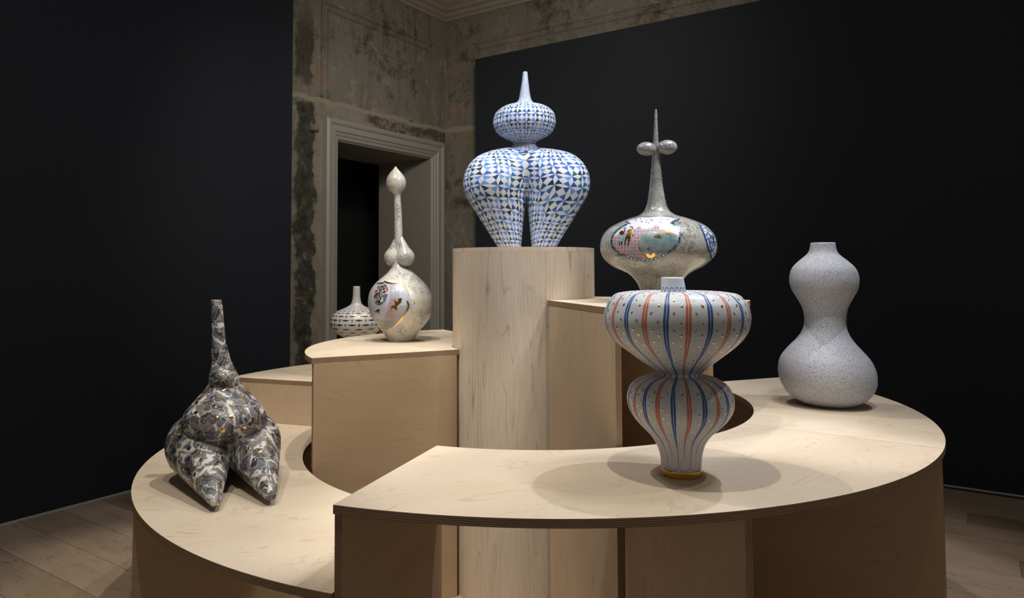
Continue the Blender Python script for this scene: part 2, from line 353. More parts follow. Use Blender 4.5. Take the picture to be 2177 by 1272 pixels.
def fin(name, parent, r0, r1, a, side, ztop, mat=BIRCHH, cmat=None):
    """upright board along a radius; side shifts it so its face lies on the radius"""
    bm = bmesh.new(); bmesh.ops.create_cube(bm, size=1)
    L = r1-r0
    for v in bm.verts: v.co = Vector(((v.co.x)*L, (v.co.y+side*.5)*T, (v.co.z+.5)*(ztop)))
    bmesh.ops.bevel(bm, geom=bm.edges[:], offset=.0006, segments=1, affect='EDGES')
    me = bpy.data.meshes.new(name); bm.to_mesh(me)
    fm = [1 if (abs(f.normal.x) > .9) else 0 for f in bm.faces]; bm.free()
    me.materials.append(mat); me.materials.append(EDGEY); me.polygons.foreach_set('material_index', fm)
    o = bpy.data.objects.new(name, me); o.matrix_world = Matrix.Translation(pol((r0+r1)/2, a)) @ Matrix.Rotation(a, 4, 'Z')
    COL.objects.link(o); bpy.context.view_layer.update(); o.parent = parent; o.matrix_parent_inverse = parent.matrix_world.inverted(); return o
def module(label, r0, r1, a0, a1, d, fins, extra=None, rot=0., mats=None):
    z = (HE-d)*U
    t = thing('display_plinth', pol((r0+r1)/2, (R(a0)+R(a1))/2), label, 'plinth', 'curved plywood steps spiralling round the column')
    g = .0012/r1
    deck('top_board', t, r0, r1, R(a0)+g, R(a1)-g, z, extra, rot=rot)
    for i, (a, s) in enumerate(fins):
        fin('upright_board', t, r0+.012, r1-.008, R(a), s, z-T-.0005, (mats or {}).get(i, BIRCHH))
    return t
A0, A1, A2, B1 = -110.82, -37.18, 21.2, 160.3-360
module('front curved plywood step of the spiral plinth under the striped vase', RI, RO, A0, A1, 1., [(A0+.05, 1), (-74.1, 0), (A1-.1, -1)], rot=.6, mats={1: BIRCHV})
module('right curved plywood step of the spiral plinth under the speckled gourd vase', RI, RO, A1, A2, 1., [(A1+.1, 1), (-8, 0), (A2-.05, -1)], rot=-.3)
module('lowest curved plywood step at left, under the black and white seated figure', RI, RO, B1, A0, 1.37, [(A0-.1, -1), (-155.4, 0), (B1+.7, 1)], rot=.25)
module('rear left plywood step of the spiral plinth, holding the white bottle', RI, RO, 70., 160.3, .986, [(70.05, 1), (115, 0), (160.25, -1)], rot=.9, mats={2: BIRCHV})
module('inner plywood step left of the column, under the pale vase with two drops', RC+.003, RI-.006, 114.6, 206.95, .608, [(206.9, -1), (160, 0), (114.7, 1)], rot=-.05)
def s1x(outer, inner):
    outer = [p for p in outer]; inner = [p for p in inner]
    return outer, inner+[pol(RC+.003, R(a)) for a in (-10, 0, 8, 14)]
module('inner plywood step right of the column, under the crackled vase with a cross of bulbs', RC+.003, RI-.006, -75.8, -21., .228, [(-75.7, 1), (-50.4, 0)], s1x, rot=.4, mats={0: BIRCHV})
# column of bent panels
ct = thing('display_column', pol(0, 0), 'tall round plywood column at the centre, under the blue tiled torso', 'column')
ZCOL = (HE+.153)*U
for a0, a1 in ((-147.8, -76.8), (-76.8, -5), (-5, 66), (66, 139), (139, 212.2)):
    n = 26; vs = []; g = .0007/RC
    for i in range(n+1):
        a = R(a0)+g+(R(a1-a0)-2*g)*i/n
        for r_, z_ in ((RC-.012, 0), (RC, 0), (RC, ZCOL-.0205), (RC-.012, ZCOL-.0205)): p = pol(r_, a); vs.append((p.x-CXW, p.y-CYW, z_))
    fs = []
    for i in range(n):
        for k in range(4): fs.append((4*i+k, 4*i+(k+1) % 4, 4*i+4+(k+1) % 4, 4*i+4+k))
    fs += [(0, 3, 2, 1), (4*n, 4*n+1, 4*n+2, 4*n+3)]
    o = mesh_obj('curved_panel', vs, fs, BIRCHC, None, True); bm = bmesh.new(); bm.from_mesh(o.data); bmesh.ops.recalc_face_normals(bm, faces=bm.faces); bm.to_mesh(o.data); bm.free()
    o.location = (CXW, CYW, 0); o.data.set_sharp_from_angle(angle=.6); o.parent = ct; o.matrix_parent_inverse = ct.matrix_world.inverted()
bm = bmesh.new(); bmesh.ops.create_cone(bm, cap_ends=True, segments=128, radius1=RC, radius2=RC, depth=.02)
me = bpy.data.meshes.new('top_disc'); bm.to_mesh(me); bm.free(); me.materials.append(BIRCHC)
o = bpy.data.objects.new('top_disc', me); o.location = (CXW, CYW, ZCOL-.01); COL.objects.link(o); o.parent = ct; o.matrix_parent_inverse = ct.matrix_world.inverted()
# ------------------------------------------------------------------ shape tools
def cr_spline(P, n):
    P = np.array(P, float); Q = np.vstack([2*P[0]-P[1], P, 2*P[-1]-P[-2]])
    seg = np.linalg.norm(np.diff(P, axis=0)[:, :2], axis=1); tot = seg.sum(); out = []
    for i in range(len(P)-1):
        k = max(2, int(round(n*seg[i]/tot)))
        for j in range(k):
            t = j/k; p0, p1, p2, p3 = Q[i:i+4]
            # centripetal-like damping of tangents keeps the outline from overshooting
            d1 = (p2-p0)/2; d2 = (p3-p1)/2; L = np.linalg.norm(p2-p1)
            d1 *= min(1, 1.2*L/(np.linalg.norm(d1)+1e-9)); d2 *= min(1, 1.2*L/(np.linalg.norm(d2)+1e-9))
            h = [2*t**3-3*t**2+1, t**3-2*t**2+t, -2*t**3+3*t**2, t**3-t**2]
            out.append(h[0]*p1+h[1]*d1+h[2]*p2+h[3]*d2)
    out.append(P[-1]); return np.array(out)
def survey(rows, fac, org, Y):
    """outline rows (y, left, right) read off an enlargement -> rows (radius, height, axis x) in metres"""
    out = []
    for y, l, r in rows:
        a = at(org[0]+l/fac, org[1]+y/fac, Y); b = at(org[0]+r/fac, org[1]+y/fac, Y)
        ta, tb = math.atan2(a[0], a[1]), math.atan2(b[0], b[1]); tm = (ta+tb)/2; xm = Y*math.tan(tm)
        out.append((math.hypot(xm, Y)*math.sin((tb-ta)/2)*U, ((a[2]+b[2])/2+HE)*U, xm*U))
    return out
def lathe(name, prof, cy, mat, parent=None, seg=112, n=110, closed_bottom=True, lip=0, relief=None):
    """prof rows (r, z, xc) from top to bottom in world units; builds a body of revolution with conformal UVs"""
    P = cr_spline(prof, n) if n else np.array(prof, float)
    r = np.maximum(P[:, 0], 1e-4)
    ds = np.hypot(np.diff(P[:, 0]), np.diff(P[:, 1])); v = np.r_[0, np.cumsum(ds/(2*PI*np.maximum((r[1:]+r[:-1])/2, .006)))]
    rows = [(r[i], P[i, 1], P[i, 2], v[i]) for i in range(len(P))]
    if lip: rows = [(r[0]-lip, P[0, 1]-.05, P[0, 2], -.02), (r[0]-lip, P[0, 1]-.002, P[0, 2], -.01), (r[0]-lip*.5, P[0, 1]+.001, P[0, 2], -.005)]+rows
    vs, fs, uv = [], [], []
    for rr, z, xc, vv in rows:
        for k in range(seg):
            a = -PI/2+2*PI*(k/seg)-PI
            vs.append((xc+rr*math.cos(a), cy+rr*math.sin(a), z))
    for i in range(len(rows)-1):
        for k in range(seg):
            k2 = (k+1) % seg
            fs.append((i*seg+k, (i+1)*seg+k, (i+1)*seg+k2, i*seg+k2))
            u0, u1 = k/seg, (k+1)/seg
            uv += [(u0, rows[i][3]), (u0, rows[i+1][3]), (u1, rows[i+1][3]), (u1, rows[i][3])]
    N = (len(rows)-1)*seg
    fs.append(tuple(range(seg)) if not lip else tuple(range(seg))); uv += [(0, 0)]*seg
    fs.append(tuple(range(N, N+seg))[::-1]); uv += [(0, 0)]*seg
    o = mesh_obj(name, vs, fs, mat, None, True, None, uv)
    bm = bmesh.new(); bm.from_mesh(o.data); bmesh.ops.recalc_face_normals(bm, faces=bm.faces); bm.to_mesh(o.data); bm.free()
    if parent: put(o, parent.location); o.parent = parent; o.matrix_parent_inverse = parent.matrix_world.inverted()
    return o
def adopt(o, parent):
    put(o, parent.location); o.parent = parent; o.matrix_parent_inverse = parent.matrix_world.inverted(); return o
# implicit surfaces -> mesh (naive surface nets)
def surfnets(Fv, lo, h):
    s = Fv < 0; nx, ny, nz = Fv.shape; C = (nx-1, ny-1, nz-1)
    acc = np.zeros(C+(3,), np.float32); cnt = np.zeros(C, np.float32)
    cs = [(i, j, k) for i in (0, 1) for j in (0, 1) for k in (0, 1)]
    sl = lambda c: (slice(c[0], nx-1+c[0]), slice(c[1], ny-1+c[1]), slice(c[2], nz-1+c[2]))
    for a in cs:
        for ax in range(3):
            if a[ax]: continue
            b = list(a); b[ax] = 1; b = tuple(b)
            fa, fb = Fv[sl(a)], Fv[sl(b)]; m = s[sl(a)] != s[sl(b)]
            t = np.where(m, fa/np.where(m, fa-fb, 1), 0)
            for q in range(3): acc[..., q] += np.where(m, a[q]+(t if q == ax else 0), 0)
            cnt += m
    act = cnt > 0; idx = -np.ones(C, int); idx[act] = np.arange(act.sum())
    ijk = np.argwhere(act); V = (ijk+acc[act]/cnt[act][:, None])*h+np.array(lo)
    Fc = []
    for ax in range(3):
        o1, o2 = [(1, 2), (2, 0), (0, 1)][ax]
        a = [slice(1, -1)]*3; b = [slice(1, -1)]*3; a[ax] = slice(0, -1); b[ax] = slice(1, None)
        sa, sb = s[tuple(a)], s[tuple(b)]; e = np.argwhere(sa != sb)
        off = np.array([1, 1, 1]); off[ax] = 0; g = e+off; fl_ = sa[tuple(e.T)]
        def cell(d1, d2):
            c = g.copy(); c[:, o1] -= d1; c[:, o2] -= d2; return idx[tuple(c.T)]
        q = np.stack([cell(1, 1), cell(0, 1), cell(0, 0), cell(1, 0)], 1)
        q[~fl_] = q[~fl_][:, ::-1]; Fc.append(q)
    return V, np.vstack(Fc)
def s_cone(P, a, b, r1, r2):     # round cone
    a, b = np.array(a), np.array(b); ba = b-a; l2 = ba@ba; rr = r1-r2; a2 = l2-rr*rr; il2 = 1/l2
    pa = P-a; y = pa@ba; z = y-l2; x2 = ((pa*l2-ba*y[..., None])**2).sum(-1); y2 = y*y*l2; z2 = z*z*l2
    k = np.sign(rr)*rr*rr*x2
    o = (np.sqrt(x2*a2*il2)+y*rr)*il2-r1
    o = np.where(np.sign(z)*a2*z2 > k, np.sqrt(x2+z2)*il2-r2, o)
    return np.where(np.sign(y)*a2*y2 < k, np.sqrt(x2+y2)*il2-r1, o)
def s_ell(P, c, r):
    r = np.array(r); q = P-np.array(c); k0 = np.sqrt(((q/r)**2).sum(-1)); k1 = np.sqrt(((q/(r*r))**2).sum(-1))
    return k0*(k0-1)/np.maximum(k1, 1e-9)
def smin(a, b, k):
    h = np.maximum(k-np.abs(a-b), 0)/k; return np.minimum(a, b)-h*h*k*.25
def grid(lo, hi, h):
    ax = [np.arange(lo[i], hi[i]+h, h, dtype=np.float32) for i in range(3)]
    return np.stack(np.meshgrid(*ax, indexing='ij'), -1)
# decals: thin painted enamel that hugs a glazed surface
def bvh_of(objs):
    bpy.context.view_layer.update()
    vs, fs = [], []
    for o in objs:
        b = len(vs); vs += [o.matrix_world @ v.co for v in o.data.vertices]; fs += [tuple(b+i for i in p.vertices) for p in o.data.polygons]
    return BVHTree.FromPolygons(vs, fs)
EYEV = Vector((0, 0, EYE))
def decal(name, polys, fac, org, bvh, off, mat, parent, step=22, stuff=False):
    """polys: outlines read off an enlargement; cut on a grid, laid on the surface and lifted by off metres"""
    bm = bmesh.new()
    for pts in polys:
        tri = tessellate_polygon([[Vector((x, y, 0)) for x, y in pts]])
        vv = [bm.verts.new((x, y, 0)) for x, y in pts]
        for t in tri:
            try: bm.faces.new([vv[i] for i in t])
            except ValueError: pass
    xs = [v.co.x for v in bm.verts]; ys = [v.co.y for v in bm.verts]
    for lo, hi, ax in ((min(xs), max(xs), 0), (min(ys), max(ys), 1)):
        q = lo+step
        while q < hi:
            co_ = [0, 0, 0]; no_ = [0, 0, 0]; co_[ax] = q; no_[ax] = 1
            bmesh.ops.bisect_plane(bm, geom=bm.verts[:]+bm.edges[:]+bm.faces[:], plane_co=co_, plane_no=no_); q += step
    bmesh.ops.triangulate(bm, faces=bm.faces[:])
    uvl = bm.loops.layers.uv.new('UVMap'); dead = []
    for f in bm.faces:
        for l in f.loops: l[uvl].uv = (l.vert.co.x/100, -l.vert.co.y/100)
    for v in bm.verts:
        d = ray(org[0]+v.co.x/fac, org[1]+v.co.y/fac); d = Vector(d).normalized()
        loc, nor, ix, dist = bvh.ray_cast(EYEV, d)
        if loc is None: dead.append(v)
        else:
            if nor.dot(d) > 0: nor = -nor
            v.co = loc+nor*off
    bmesh.ops.delete(bm, geom=dead, context='VERTS')
    me = bpy.data.meshes.new(name); bm.to_mesh(me); bm.free(); me.materials.append(mat)
    me.polygons.foreach_set('use_smooth', [True]*len(me.polygons))
    # orient towards the outside
    o = bpy.data.objects.new(name, me); COL.objects.link(o)
    if stuff: o['kind'] = 'stuff'
    return adopt(o, parent)
def strip(pts, ws):
    """polyline with widths -> outline polygons (one quad per stretch)"""
    L, R_ = [], []
    for i, (x, y) in enumerate(pts):
        a = pts[max(0, i-1)]; b = pts[min(len(pts)-1, i+1)]; dx, dy = b[0]-a[0], b[1]-a[1]; l = math.hypot(dx, dy) or 1
        nx, ny = -dy/l, dx/l; w_ = ws[i] if isinstance(ws, (list, tuple)) else ws
        L.append((x+nx*w_/2, y+ny*w_/2)); R_.append((x-nx*w_/2, y-ny*w_/2))
    return [(L[i], L[i+1], R_[i+1], R_[i]) for i in range(len(pts)-1)]
def ellp(cx, cy, rx, ry, rot=0, n=20):
    c, s = math.cos(rot), math.sin(rot)
    return [(cx+rx*math.cos(t)*c-ry*math.sin(t)*s, cy+rx*math.cos(t)*s+ry*math.sin(t)*c) for t in [2*PI*i/n for i in range(n)]]
def blobs(name, spots, mat, parent, dome=.12, shape='drop'):
    """spots: (position, normal, tangent, length, width); low domed drops fused to the surface"""
    vs, fs = [], []
    for p, n_, t_, L, Wd in spots:
        b_ = n_.cross(t_).normalized(); base = len(vs); k = 10
        for ring, hgt in ((1., -.0002), (.62, dome*Wd)):
            for i in range(k):
                a = 2*PI*i/k; x = math.cos(a); y = math.sin(a)
                if shape == 'drop': y *= (1-.72*max(0, x)**1.2)
                vs.append(p+t_*(x*L/2*ring)+b_*(y*Wd/2*ring)+n_*hgt)
        vs.append(p+n_*(dome*Wd*1.15))
        for i in range(k):
            j = (i+1) % k; fs.append((base+i, base+j, base+k+j, base+k+i)); fs.append((base+k+i, base+k+j, base+2*k))
    o = mesh_obj(name, vs, fs, mat, None, True); o['kind'] = 'stuff'; return adopt(o, parent)
# ------------------------------------------------------------------ patterned glazes
def star_glaze(name, uvec=None, dens=1., small=False):
    m = M(name, .55, spec=.3)
    if uvec is None: uvec = m.n('TexCoord', 2)
    p = uvec(m) if callable(uvec) else uvec
    if not small: p = p
    s = m.sep(p); u, v = s[0], s[1]
    fu, fv_ = m.ma('SUBTRACT', m.ma('FRACT', u), .5), m.ma('SUBTRACT', m.ma('FRACT', v), .5)
    a, b = m.ma('ABSOLUTE', fu), m.ma('ABSOLUTE', fv_); W_ = .17
    c1 = m.ma('LESS_THAN', m.ma('SUBTRACT', .5, a), m.ma('MULTIPLY', m.ma('SUBTRACT', 1., m.ma('MULTIPLY', b, 2.)), W_))
    c2 = m.ma('LESS_THAN', m.ma('SUBTRACT', .5, b), m.ma('MULTIPLY', m.ma('SUBTRACT', 1., m.ma('MULTIPLY', a, 2.)), W_))
    c3 = m.ma('LESS_THAN', m.ma('ADD', a, b), .5-W_)
    wh = m.ma('MAXIMUM', m.ma('MAXIMUM', c1, c2), c3)
    cell = m.comb(m.ma('ADD', m.ma('MULTIPLY', m.ma('FLOOR', u), 2.), m.ma('GREATER_THAN', fu, 0.)), m.ma('ADD', m.ma('MULTIPLY', m.ma('FLOOR', v), 2.), m.ma('GREATER_THAN', fv_, 0.)), 0.)
    rnd = m.n('TexWhiteNoise', 0, {'Vector': cell}, noise_dimensions='2D')
    return m, wh, rnd
BLUES = [(0, (.035, .13, .45)), (.33, (.15, .31, .74)), (.60, (.022, .075, .33)), (.72, (.015, .045, .10)), (.86, (.02, .125, .125))]
def blue_star(name, uvec):
    m, wh, rnd = star_glaze(name, uvec)
    m.col(m.mix(wh, m.ramp(rnd, BLUES, 'CONSTANT'), (.66, .68, .71))); return m.m
LATHE_UV = lambda k: (lambda m: m.vmul(m.n('TexCoord', 2), (k, k, 1)))
# ------------------------------------------------------------------ blue tiled torso on the column
YB = 5.684; FA, OG = 3.103, (960, 130)
def w_at(x, y, Y, fac=FA, org=OG): return np.array(W3(at(org[0]+x/fac, org[1]+y/fac, Y)))
sc = YB/F/FA*U        # metres per enlargement pixel at that depth
bt = thing('tiled_torso', (CXW, CYW, ZCOL), 'tall blue and white star-patterned torso with spired head, on the central column', 'sculpture')
lo = np.array([CXW-.38, CYW-.26, ZCOL-.012]); hi = np.array([CXW+.38, CYW+.26, ZCOL+.62]); h = .0052
P = grid(lo, hi, h)
cl, cr2 = w_at(288, 806, YB), w_at(699, 804, YB); fl1, fr1 = w_at(391, 1242, YB), w_at(600, 1242, YB)
for q in (cl, cr2, fl1, fr1): q[1] = CYW
dl = s_cone(P, cl, fl1, 212*sc, 66*sc); drr = s_cone(P, cr2, fr1, 213*sc, 70*sc)
cc = w_at(484, 690, YB); cc[1] = CYW
D = smin(smin(dl, drr, .014), s_ell(P, cc, (205*sc, 135*sc, 126*sc)), .075)
D = np.maximum(D, (ZCOL+.0008)-P[..., 2])          # flat soles
V, Fq = surfnets(D, lo, h)
body = mesh_obj('hips', V, Fq, None, None, True); body.data.materials.clear()
# pattern coordinates: height potential and mirrored distance to the leg axis
zt = V[:, 2]; t_ = np.clip((cl[2]-zt)/(cl[2]-ZCOL), -1, 1)
axx = np.where(t_ > 0, abs(cl[0]-CXW)*(1-t_)+abs(fl1[0]-CXW)*t_, abs(cl[0]-CXW))
zs = np.linspace(ZCOL, zt.max(), 200); rad = np.array([max(.04, .045+.115*math.sin(PI*min(1, max(0, (z-ZCOL+.06)/(zt.max()-ZCOL+.08)))**1.0)) for z in zs])
pot = np.r_[0, np.cumsum(np.diff(zs)/(2*PI*rad[1:]))]
at1 = body.data.attributes.new('pot', 'FLOAT', 'POINT'); at1.data.foreach_set('value', np.interp(zt, zs, pot).astype(np.float32))
at2 = body.data.attributes.new('axisx', 'FLOAT', 'POINT'); at2.data.foreach_set('value', axx.astype(np.float32))
def torso_uv(m):
    s = m.sep(m.obj()); ax = m.n('Attribute', 2, attribute_name='axisx'); pt = m.n('Attribute', 2, attribute_name='pot')
    lx = m.ma('SUBTRACT', m.ma('ABSOLUTE', s[0]), ax); th = m.ma('ARCTAN2', lx, m.ma('MULTIPLY', s[1], -1.))
    dv = m.vmul(m.vadd(m.noise(m.obj(), 5, 1, out=1), (-.5, -.5, -.5)), (1.5, 1.5, 0))
    sgn = m.ma('MULTIPLY', m.ma('GREATER_THAN', s[0], 0.), 100.)
    return m.vadd(m.comb(m.ma('ADD', m.ma('MULTIPLY', th, 14/(2*PI)), sgn), m.ma('MULTIPLY', pt, 16.5), 0.), dv)
adopt(body, bt); body.data.materials.append(blue_star('blue_star_body', torso_uv))
hd = [(70, 481, 490), (71, 474, 497), (76, 470, 501), (100, 468, 503), (150, 461, 509), (200, 453, 515), (240, 446, 522), (262, 438, 530), (280, 420, 546), (290, 385, 575), (305, 342, 622), (330, 304, 660), (360, 282, 681), (400, 275, 687), (430, 277, 684), (470, 298, 664), (500, 340, 622), (520, 380, 580), (532, 398, 562), (548, 405, 553), (560, 400, 560), (572, 392, 568), (590, 380, 580), (610, 375, 585)]
lathe('head', survey(hd, FA, OG, YB), CYW, blue_star('blue_star_head', LATHE_UV(22)), bt)
# ------------------------------------------------------------------ striped vase
YS = 3.53; FA, OG = 2.65, (1260, 580)
st = [(43, 386, 512), (60, 386, 516), (90, 385, 521), (118, 384, 527), (127, 380, 530), (127, 350, 560), (121, 300, 620), (119, 240, 690), (124, 180, 760), (136, 128, 822), (165, 98, 858), (185, 85, 876), (225, 70, 890), (265, 63, 894), (310, 68, 889), (350, 84, 872), (390, 110, 842), (430, 155, 800), (470, 210, 748), (505, 258, 702), (540, 312, 658), (562, 346, 632), (578, 366, 616), (588, 364, 619), (594, 330, 652), (606, 285, 700), (625, 245, 738), (655, 213, 775), (695, 197, 794), (735, 193, 801), (780, 202, 794), (830, 228, 766), (880, 272, 715), (930, 322, 664), (970, 350, 638), (1010, 370, 624), (1060, 382, 616), (1112, 386, 613)]
sband = [(1112, 386, 613), (1120, 387, 613), (1150, 388, 611), (1153, 389, 610)]
sx, sy = .991*U, YS*U; ztab = (HE-1)*U
sv = thing('striped_vase', (sx, sy, ztab), 'white double-bellied vase with blue and orange stripes and gold drops, at the front', 'vase')
SP = survey(st, FA, OG, YS); sbp = survey(sband, FA, OG, YS); dz_ = sbp[-1][1]-ztab-.0005; SP = [(a_, z_-dz_, x_) for a_, z_, x_ in SP]; sbp = [(a_, z_-dz_, x_) for a_, z_, x_ in sbp]; SP2 = cr_spline(SP, 110)
def stripe_mat():
    m = M('striped_glaze', .45, spec=.4); uv = m.sep(m.n('TexCoord', 2)); z = m.sep(m.obj())[2]; u = m.ma('SUBTRACT', uv[0], .0055)
    wob = m.ma('MULTIPLY', m.ma('SUBTRACT', m.noise(m.vmul(m.obj(), (1, 1, 1)), 14, 2), .5), .004)
    u = m.ma('ADD', u, wob); k = m.ma('MULTIPLY', u, 22.); fr = m.ma('SUBTRACT', m.ma('FRACT', k), .5); a = m.ma('ABSOLUTE', fr)
    odd = m.ma('GREATER_THAN', m.ma('MODULO', m.ma('ADD', m.ma('FLOOR', k), 23.), 2.), .5)
    zl = {y: (SP2[np.argmin(abs(np.array([(s_[1]) for s_ in SP2])-r[1]))][1]-ztab) for y, r in zip([q[0] for q in st], SP)}
    zy = lambda y: float(np.interp(-y, [-q[0] for q in st][::-1], [r[1]-ztab for r in SP][::-1]))
    G = lambda y, g_: (zy(y)/.62, (g_, g_, g_))
    wz = m.ramp(m.mr(z, 0, .62), [(0, (0, 0, 0)), G(1060, 0), G(1035, .30), G(960, .45), G(820, .74), G(735, .82), G(640, .64), G(580, .78), G(500, .46), G(330, .62), G(200, .66), G(124, .46)])
    wz = m.ma('MULTIPLY', m.n('RGBToBW', ins={0: wz}), .195)
    edge = m.ma('LESS_THAN', a, wz); core = m.ma('LESS_THAN', a, .018)
    blue = m.mix(m.noise(m.obj(), 30, 2), (.018, .065, .24), (.03, .12, .36)); red = m.mix(m.noise(m.obj(), 26, 2), (.40, .095, .05), (.62, .20, .12))
    base = (.55, .60, .67)
    c = m.mix(m.ma('SUBTRACT', edge, m.ma('MULTIPLY', core, .75)), base, m.mix(odd, blue, red))
    # orange outlines that part and close in scallops round the blue tips
    zr_, zb_ = zy(960), zy(1105)
    t = m.mr(z, zr_, zb_); pr = m.ma('FRACT', m.ma('ADD', m.ma('MULTIPLY', k, .5), .25)); ar = m.ma('SUBTRACT', 1., m.ma('MULTIPLY', m.ma('ABSOLUTE', m.ma('SUBTRACT', pr, .5)), 2.))   # 1 at red? measured in stripe units
    g = m.ma('ADD', .04, m.ma('MULTIPLY', m.ma('SUBTRACT', 1., m.ma('SQRT', m.ma('SUBTRACT', 1., m.ma('MULTIPLY', m.mr(t, .80, 1.), m.mr(t, .80, 1.))))), .96))
    on = m.ma('MULTIPLY', m.ma('LESS_THAN', m.ma('ABSOLUTE', m.ma('SUBTRACT', ar, g)), m.ma('ADD', .024, m.ma('MULTIPLY', m.ma('SUBTRACT', g, .04), .22))), m.ma('MULTIPLY', m.ma('LESS_THAN', z, zr_), m.ma('GREATER_THAN', z, zb_-.001)))
    c = m.mix(m.ma('MULTIPLY', m.ma('LESS_THAN', z, zy(1035)), edge), c, base); c = m.mix(m.ma('MULTIPLY', m.ma('MULTIPLY', m.ma('LESS_THAN', z, zy(1035)), edge), m.ma('SUBTRACT', 1., odd)), c, blue)
    c = m.mix(on, c, red)
    # blue arches round the foot of the neck
    fa_ = m.ma('SUBTRACT', m.ma('FRACT', m.ma('MULTIPLY', u, 15.)), .5); za = m.ma('DIVIDE', m.ma('SUBTRACT', z, zy(126)), .017)
    rr_ = m.ma('SQRT', m.ma('ADD', m.ma('POWER', m.ma('MULTIPLY', fa_, 2.2), 2.), m.ma('POWER', za, 2.)))
    ar_ = m.ma('MULTIPLY', m.ma('LESS_THAN', m.ma('ABSOLUTE', m.ma('SUBTRACT', rr_, .92)), .10), m.ma('MULTIPLY', m.ma('GREATER_THAN', z, zy(126)), m.ma('LESS_THAN', uv[1], .28)))
    nk = m.ma('MULTIPLY', m.ma('LESS_THAN', uv[1], .30), m.ma('GREATER_THAN', z, zy(128)))
    NECKV.append(nk)
    c = m.mix(m.ma('LESS_THAN', uv[1], m.n('Value')), c, base) if False else c
    m.neckmask = (ar_, base, blue, uv)
    return m, c
NECKV = []
m, c = stripe_mat()
Pn = SP2; rN = Pn[:, 0]; dsn = np.hypot(np.diff(Pn[:, 0]), np.diff(Pn[:, 1])); vn = np.r_[0, np.cumsum(dsn/(2*PI*np.maximum((rN[1:]+rN[:-1])/2, .006)))]
vneck = float(vn[np.argmin(np.abs(Pn[:, 1]-SP[4][1])[:40])])
ar_, base, blue, uvs = m.neckmask
c = m.mix(m.ma('LESS_THAN', uvs[1], vneck), c, m.mix(ar_, base, blue)); m.col(c); STRIPE = m.m
body = lathe('body', SP, sy, STRIPE, sv, seg=128, lip=.006, n=150)
lathe('foot_band', sbp, sy, GOLD, sv, n=0, seg=96)['label'] = 'gold band round the foot'
ft = body  # drops
sp_ = []
rows = np.interp(np.arange(vneck+.03, vn[-1]-.02, .0165), vn, np.arange(len(vn)))
for j, fi in enumerate(rows):
    i = int(fi); rr, z, xc = Pn[i]
    d = Pn[min(i+1, len(Pn)-1)]-Pn[max(i-1, 0)]; L = math.hypot(d[0], d[1]); tr, tz = d[0]/L, d[1]/L
    if z-ztab < .035: continue
    for k in range(22):
        if rr < .09 and (j+k) % 3 == 2: continue
        f_ = (k+.5+(.25 if j % 2 else -.25)+random.uniform(-.05, .05))
        u = (f_+0)/22+.0055
        # keep the gap between stripes: centres of stripes sit at k+.5
        u = (k+(.16 if j % 2 else -.16)+random.uniform(-.04, .04))/22+.0055
        a = -PI/2+2*PI*u-PI
        nr = Vector((-tz*math.cos(a), -tz*math.sin(a), tr)); t1 = Vector((tr*math.cos(a), tr*math.sin(a), tz)); t2 = Vector((-math.sin(a), math.cos(a), 0))
        if nr.z < 0 and rr < 0: nr = -nr
        rad_ = Vector((math.cos(a), math.sin(a), 0))
        if nr.dot(rad_) < 0 and abs(tz) > .3: nr = -nr
        if abs(tz) <= .3: nr = nr if nr.z*(1 if z-ztab > .55 else -1) > 0 or True else -nr
        th = random.uniform(-.9, .9); tt = (-t1*math.cos(th)+t2*math.sin(th)).normalized()
        s = (.0034+.048*max(0, rr-.03))*random.uniform(.75, 1.15)
        s = min(s, .0125)
        sp_.append((Vector((xc+rr*math.cos(a), sy+rr*math.sin(a), z)), nr, tt, s*1.05, s*.62))
blobs('gold_drops', sp_, GOLD, sv, .07)
# ------------------------------------------------------------------ speckled gourd vase
YG = 5.30; FA, OG = 3.26, (1640, 500)
gd = [(54, 270, 444), (75, 268, 447), (100, 262, 452), (125, 250, 464), (150, 222, 492), (180, 185, 532), (215, 150, 573), (250, 131, 598), (300, 123, 611), (340, 127, 609), (380, 141, 599), (420, 165, 576), (470, 196, 546), (510, 215, 529), (560, 225, 521), (600, 226, 520), (640, 219, 525), (680, 200, 541), (720, 168, 568), (760, 129, 605), (800, 93, 646), (840, 65, 684), (880, 50, 711), (930, 44, 731), (980, 50, 737), (1030, 68, 732), (1080, 100, 704), (1115, 135, 670), (1145, 185, 620), (1160, 225, 580), (1166, 250, 555)]
gv = thing('gourd_vase', (2.566*U, YG*U, ztab), 'speckled white gourd-shaped vase with an open neck, on the right end', 'vase')
m = M('speckled_glaze', .6, spec=.3); v = m.obj()
vor = m.t.nodes.new('ShaderNodeTexVoronoi'); m.set(vor.inputs['Vector'], m.vadd(v, (.31, .12, .05))); vor.inputs['Scale'].default_value = 6.5
dist = m.ma('ADD', vor.outputs['Distance'], m.ma('MULTIPLY', m.noise(v, 30, 2), .01))
ring = m.ma('FRACT', m.ma('MULTIPLY', dist, 10.)); line = m.ma('LESS_THAN', m.ma('ABSOLUTE', m.ma('SUBTRACT', ring, .08)), .08)
v2 = m.t.nodes.new('ShaderNodeTexVoronoi'); m.set(v2.inputs['Vector'], v); v2.inputs['Scale'].default_value = 190
dash = m.ma('MULTIPLY', m.ma('LESS_THAN', v2.outputs['Distance'], .33), m.ma('GREATER_THAN', m.n('TexWhiteNoise', 0, {'Vector': v2.outputs['Color']}), .22))
dash = m.ma('MULTIPLY', dash, m.ma('LESS_THAN', m.ma('ABSOLUTE', m.ma('SUBTRACT', ring, .55)), .34))
c = m.mix(m.ma('MULTIPLY', line, .35), (.50, .52, .575), (.20, .24, .42)); c = m.mix(m.ma('MULTIPLY', dash, .85), c, (.06, .065, .10))
m.col(c); m.bump(line, .12, .001)
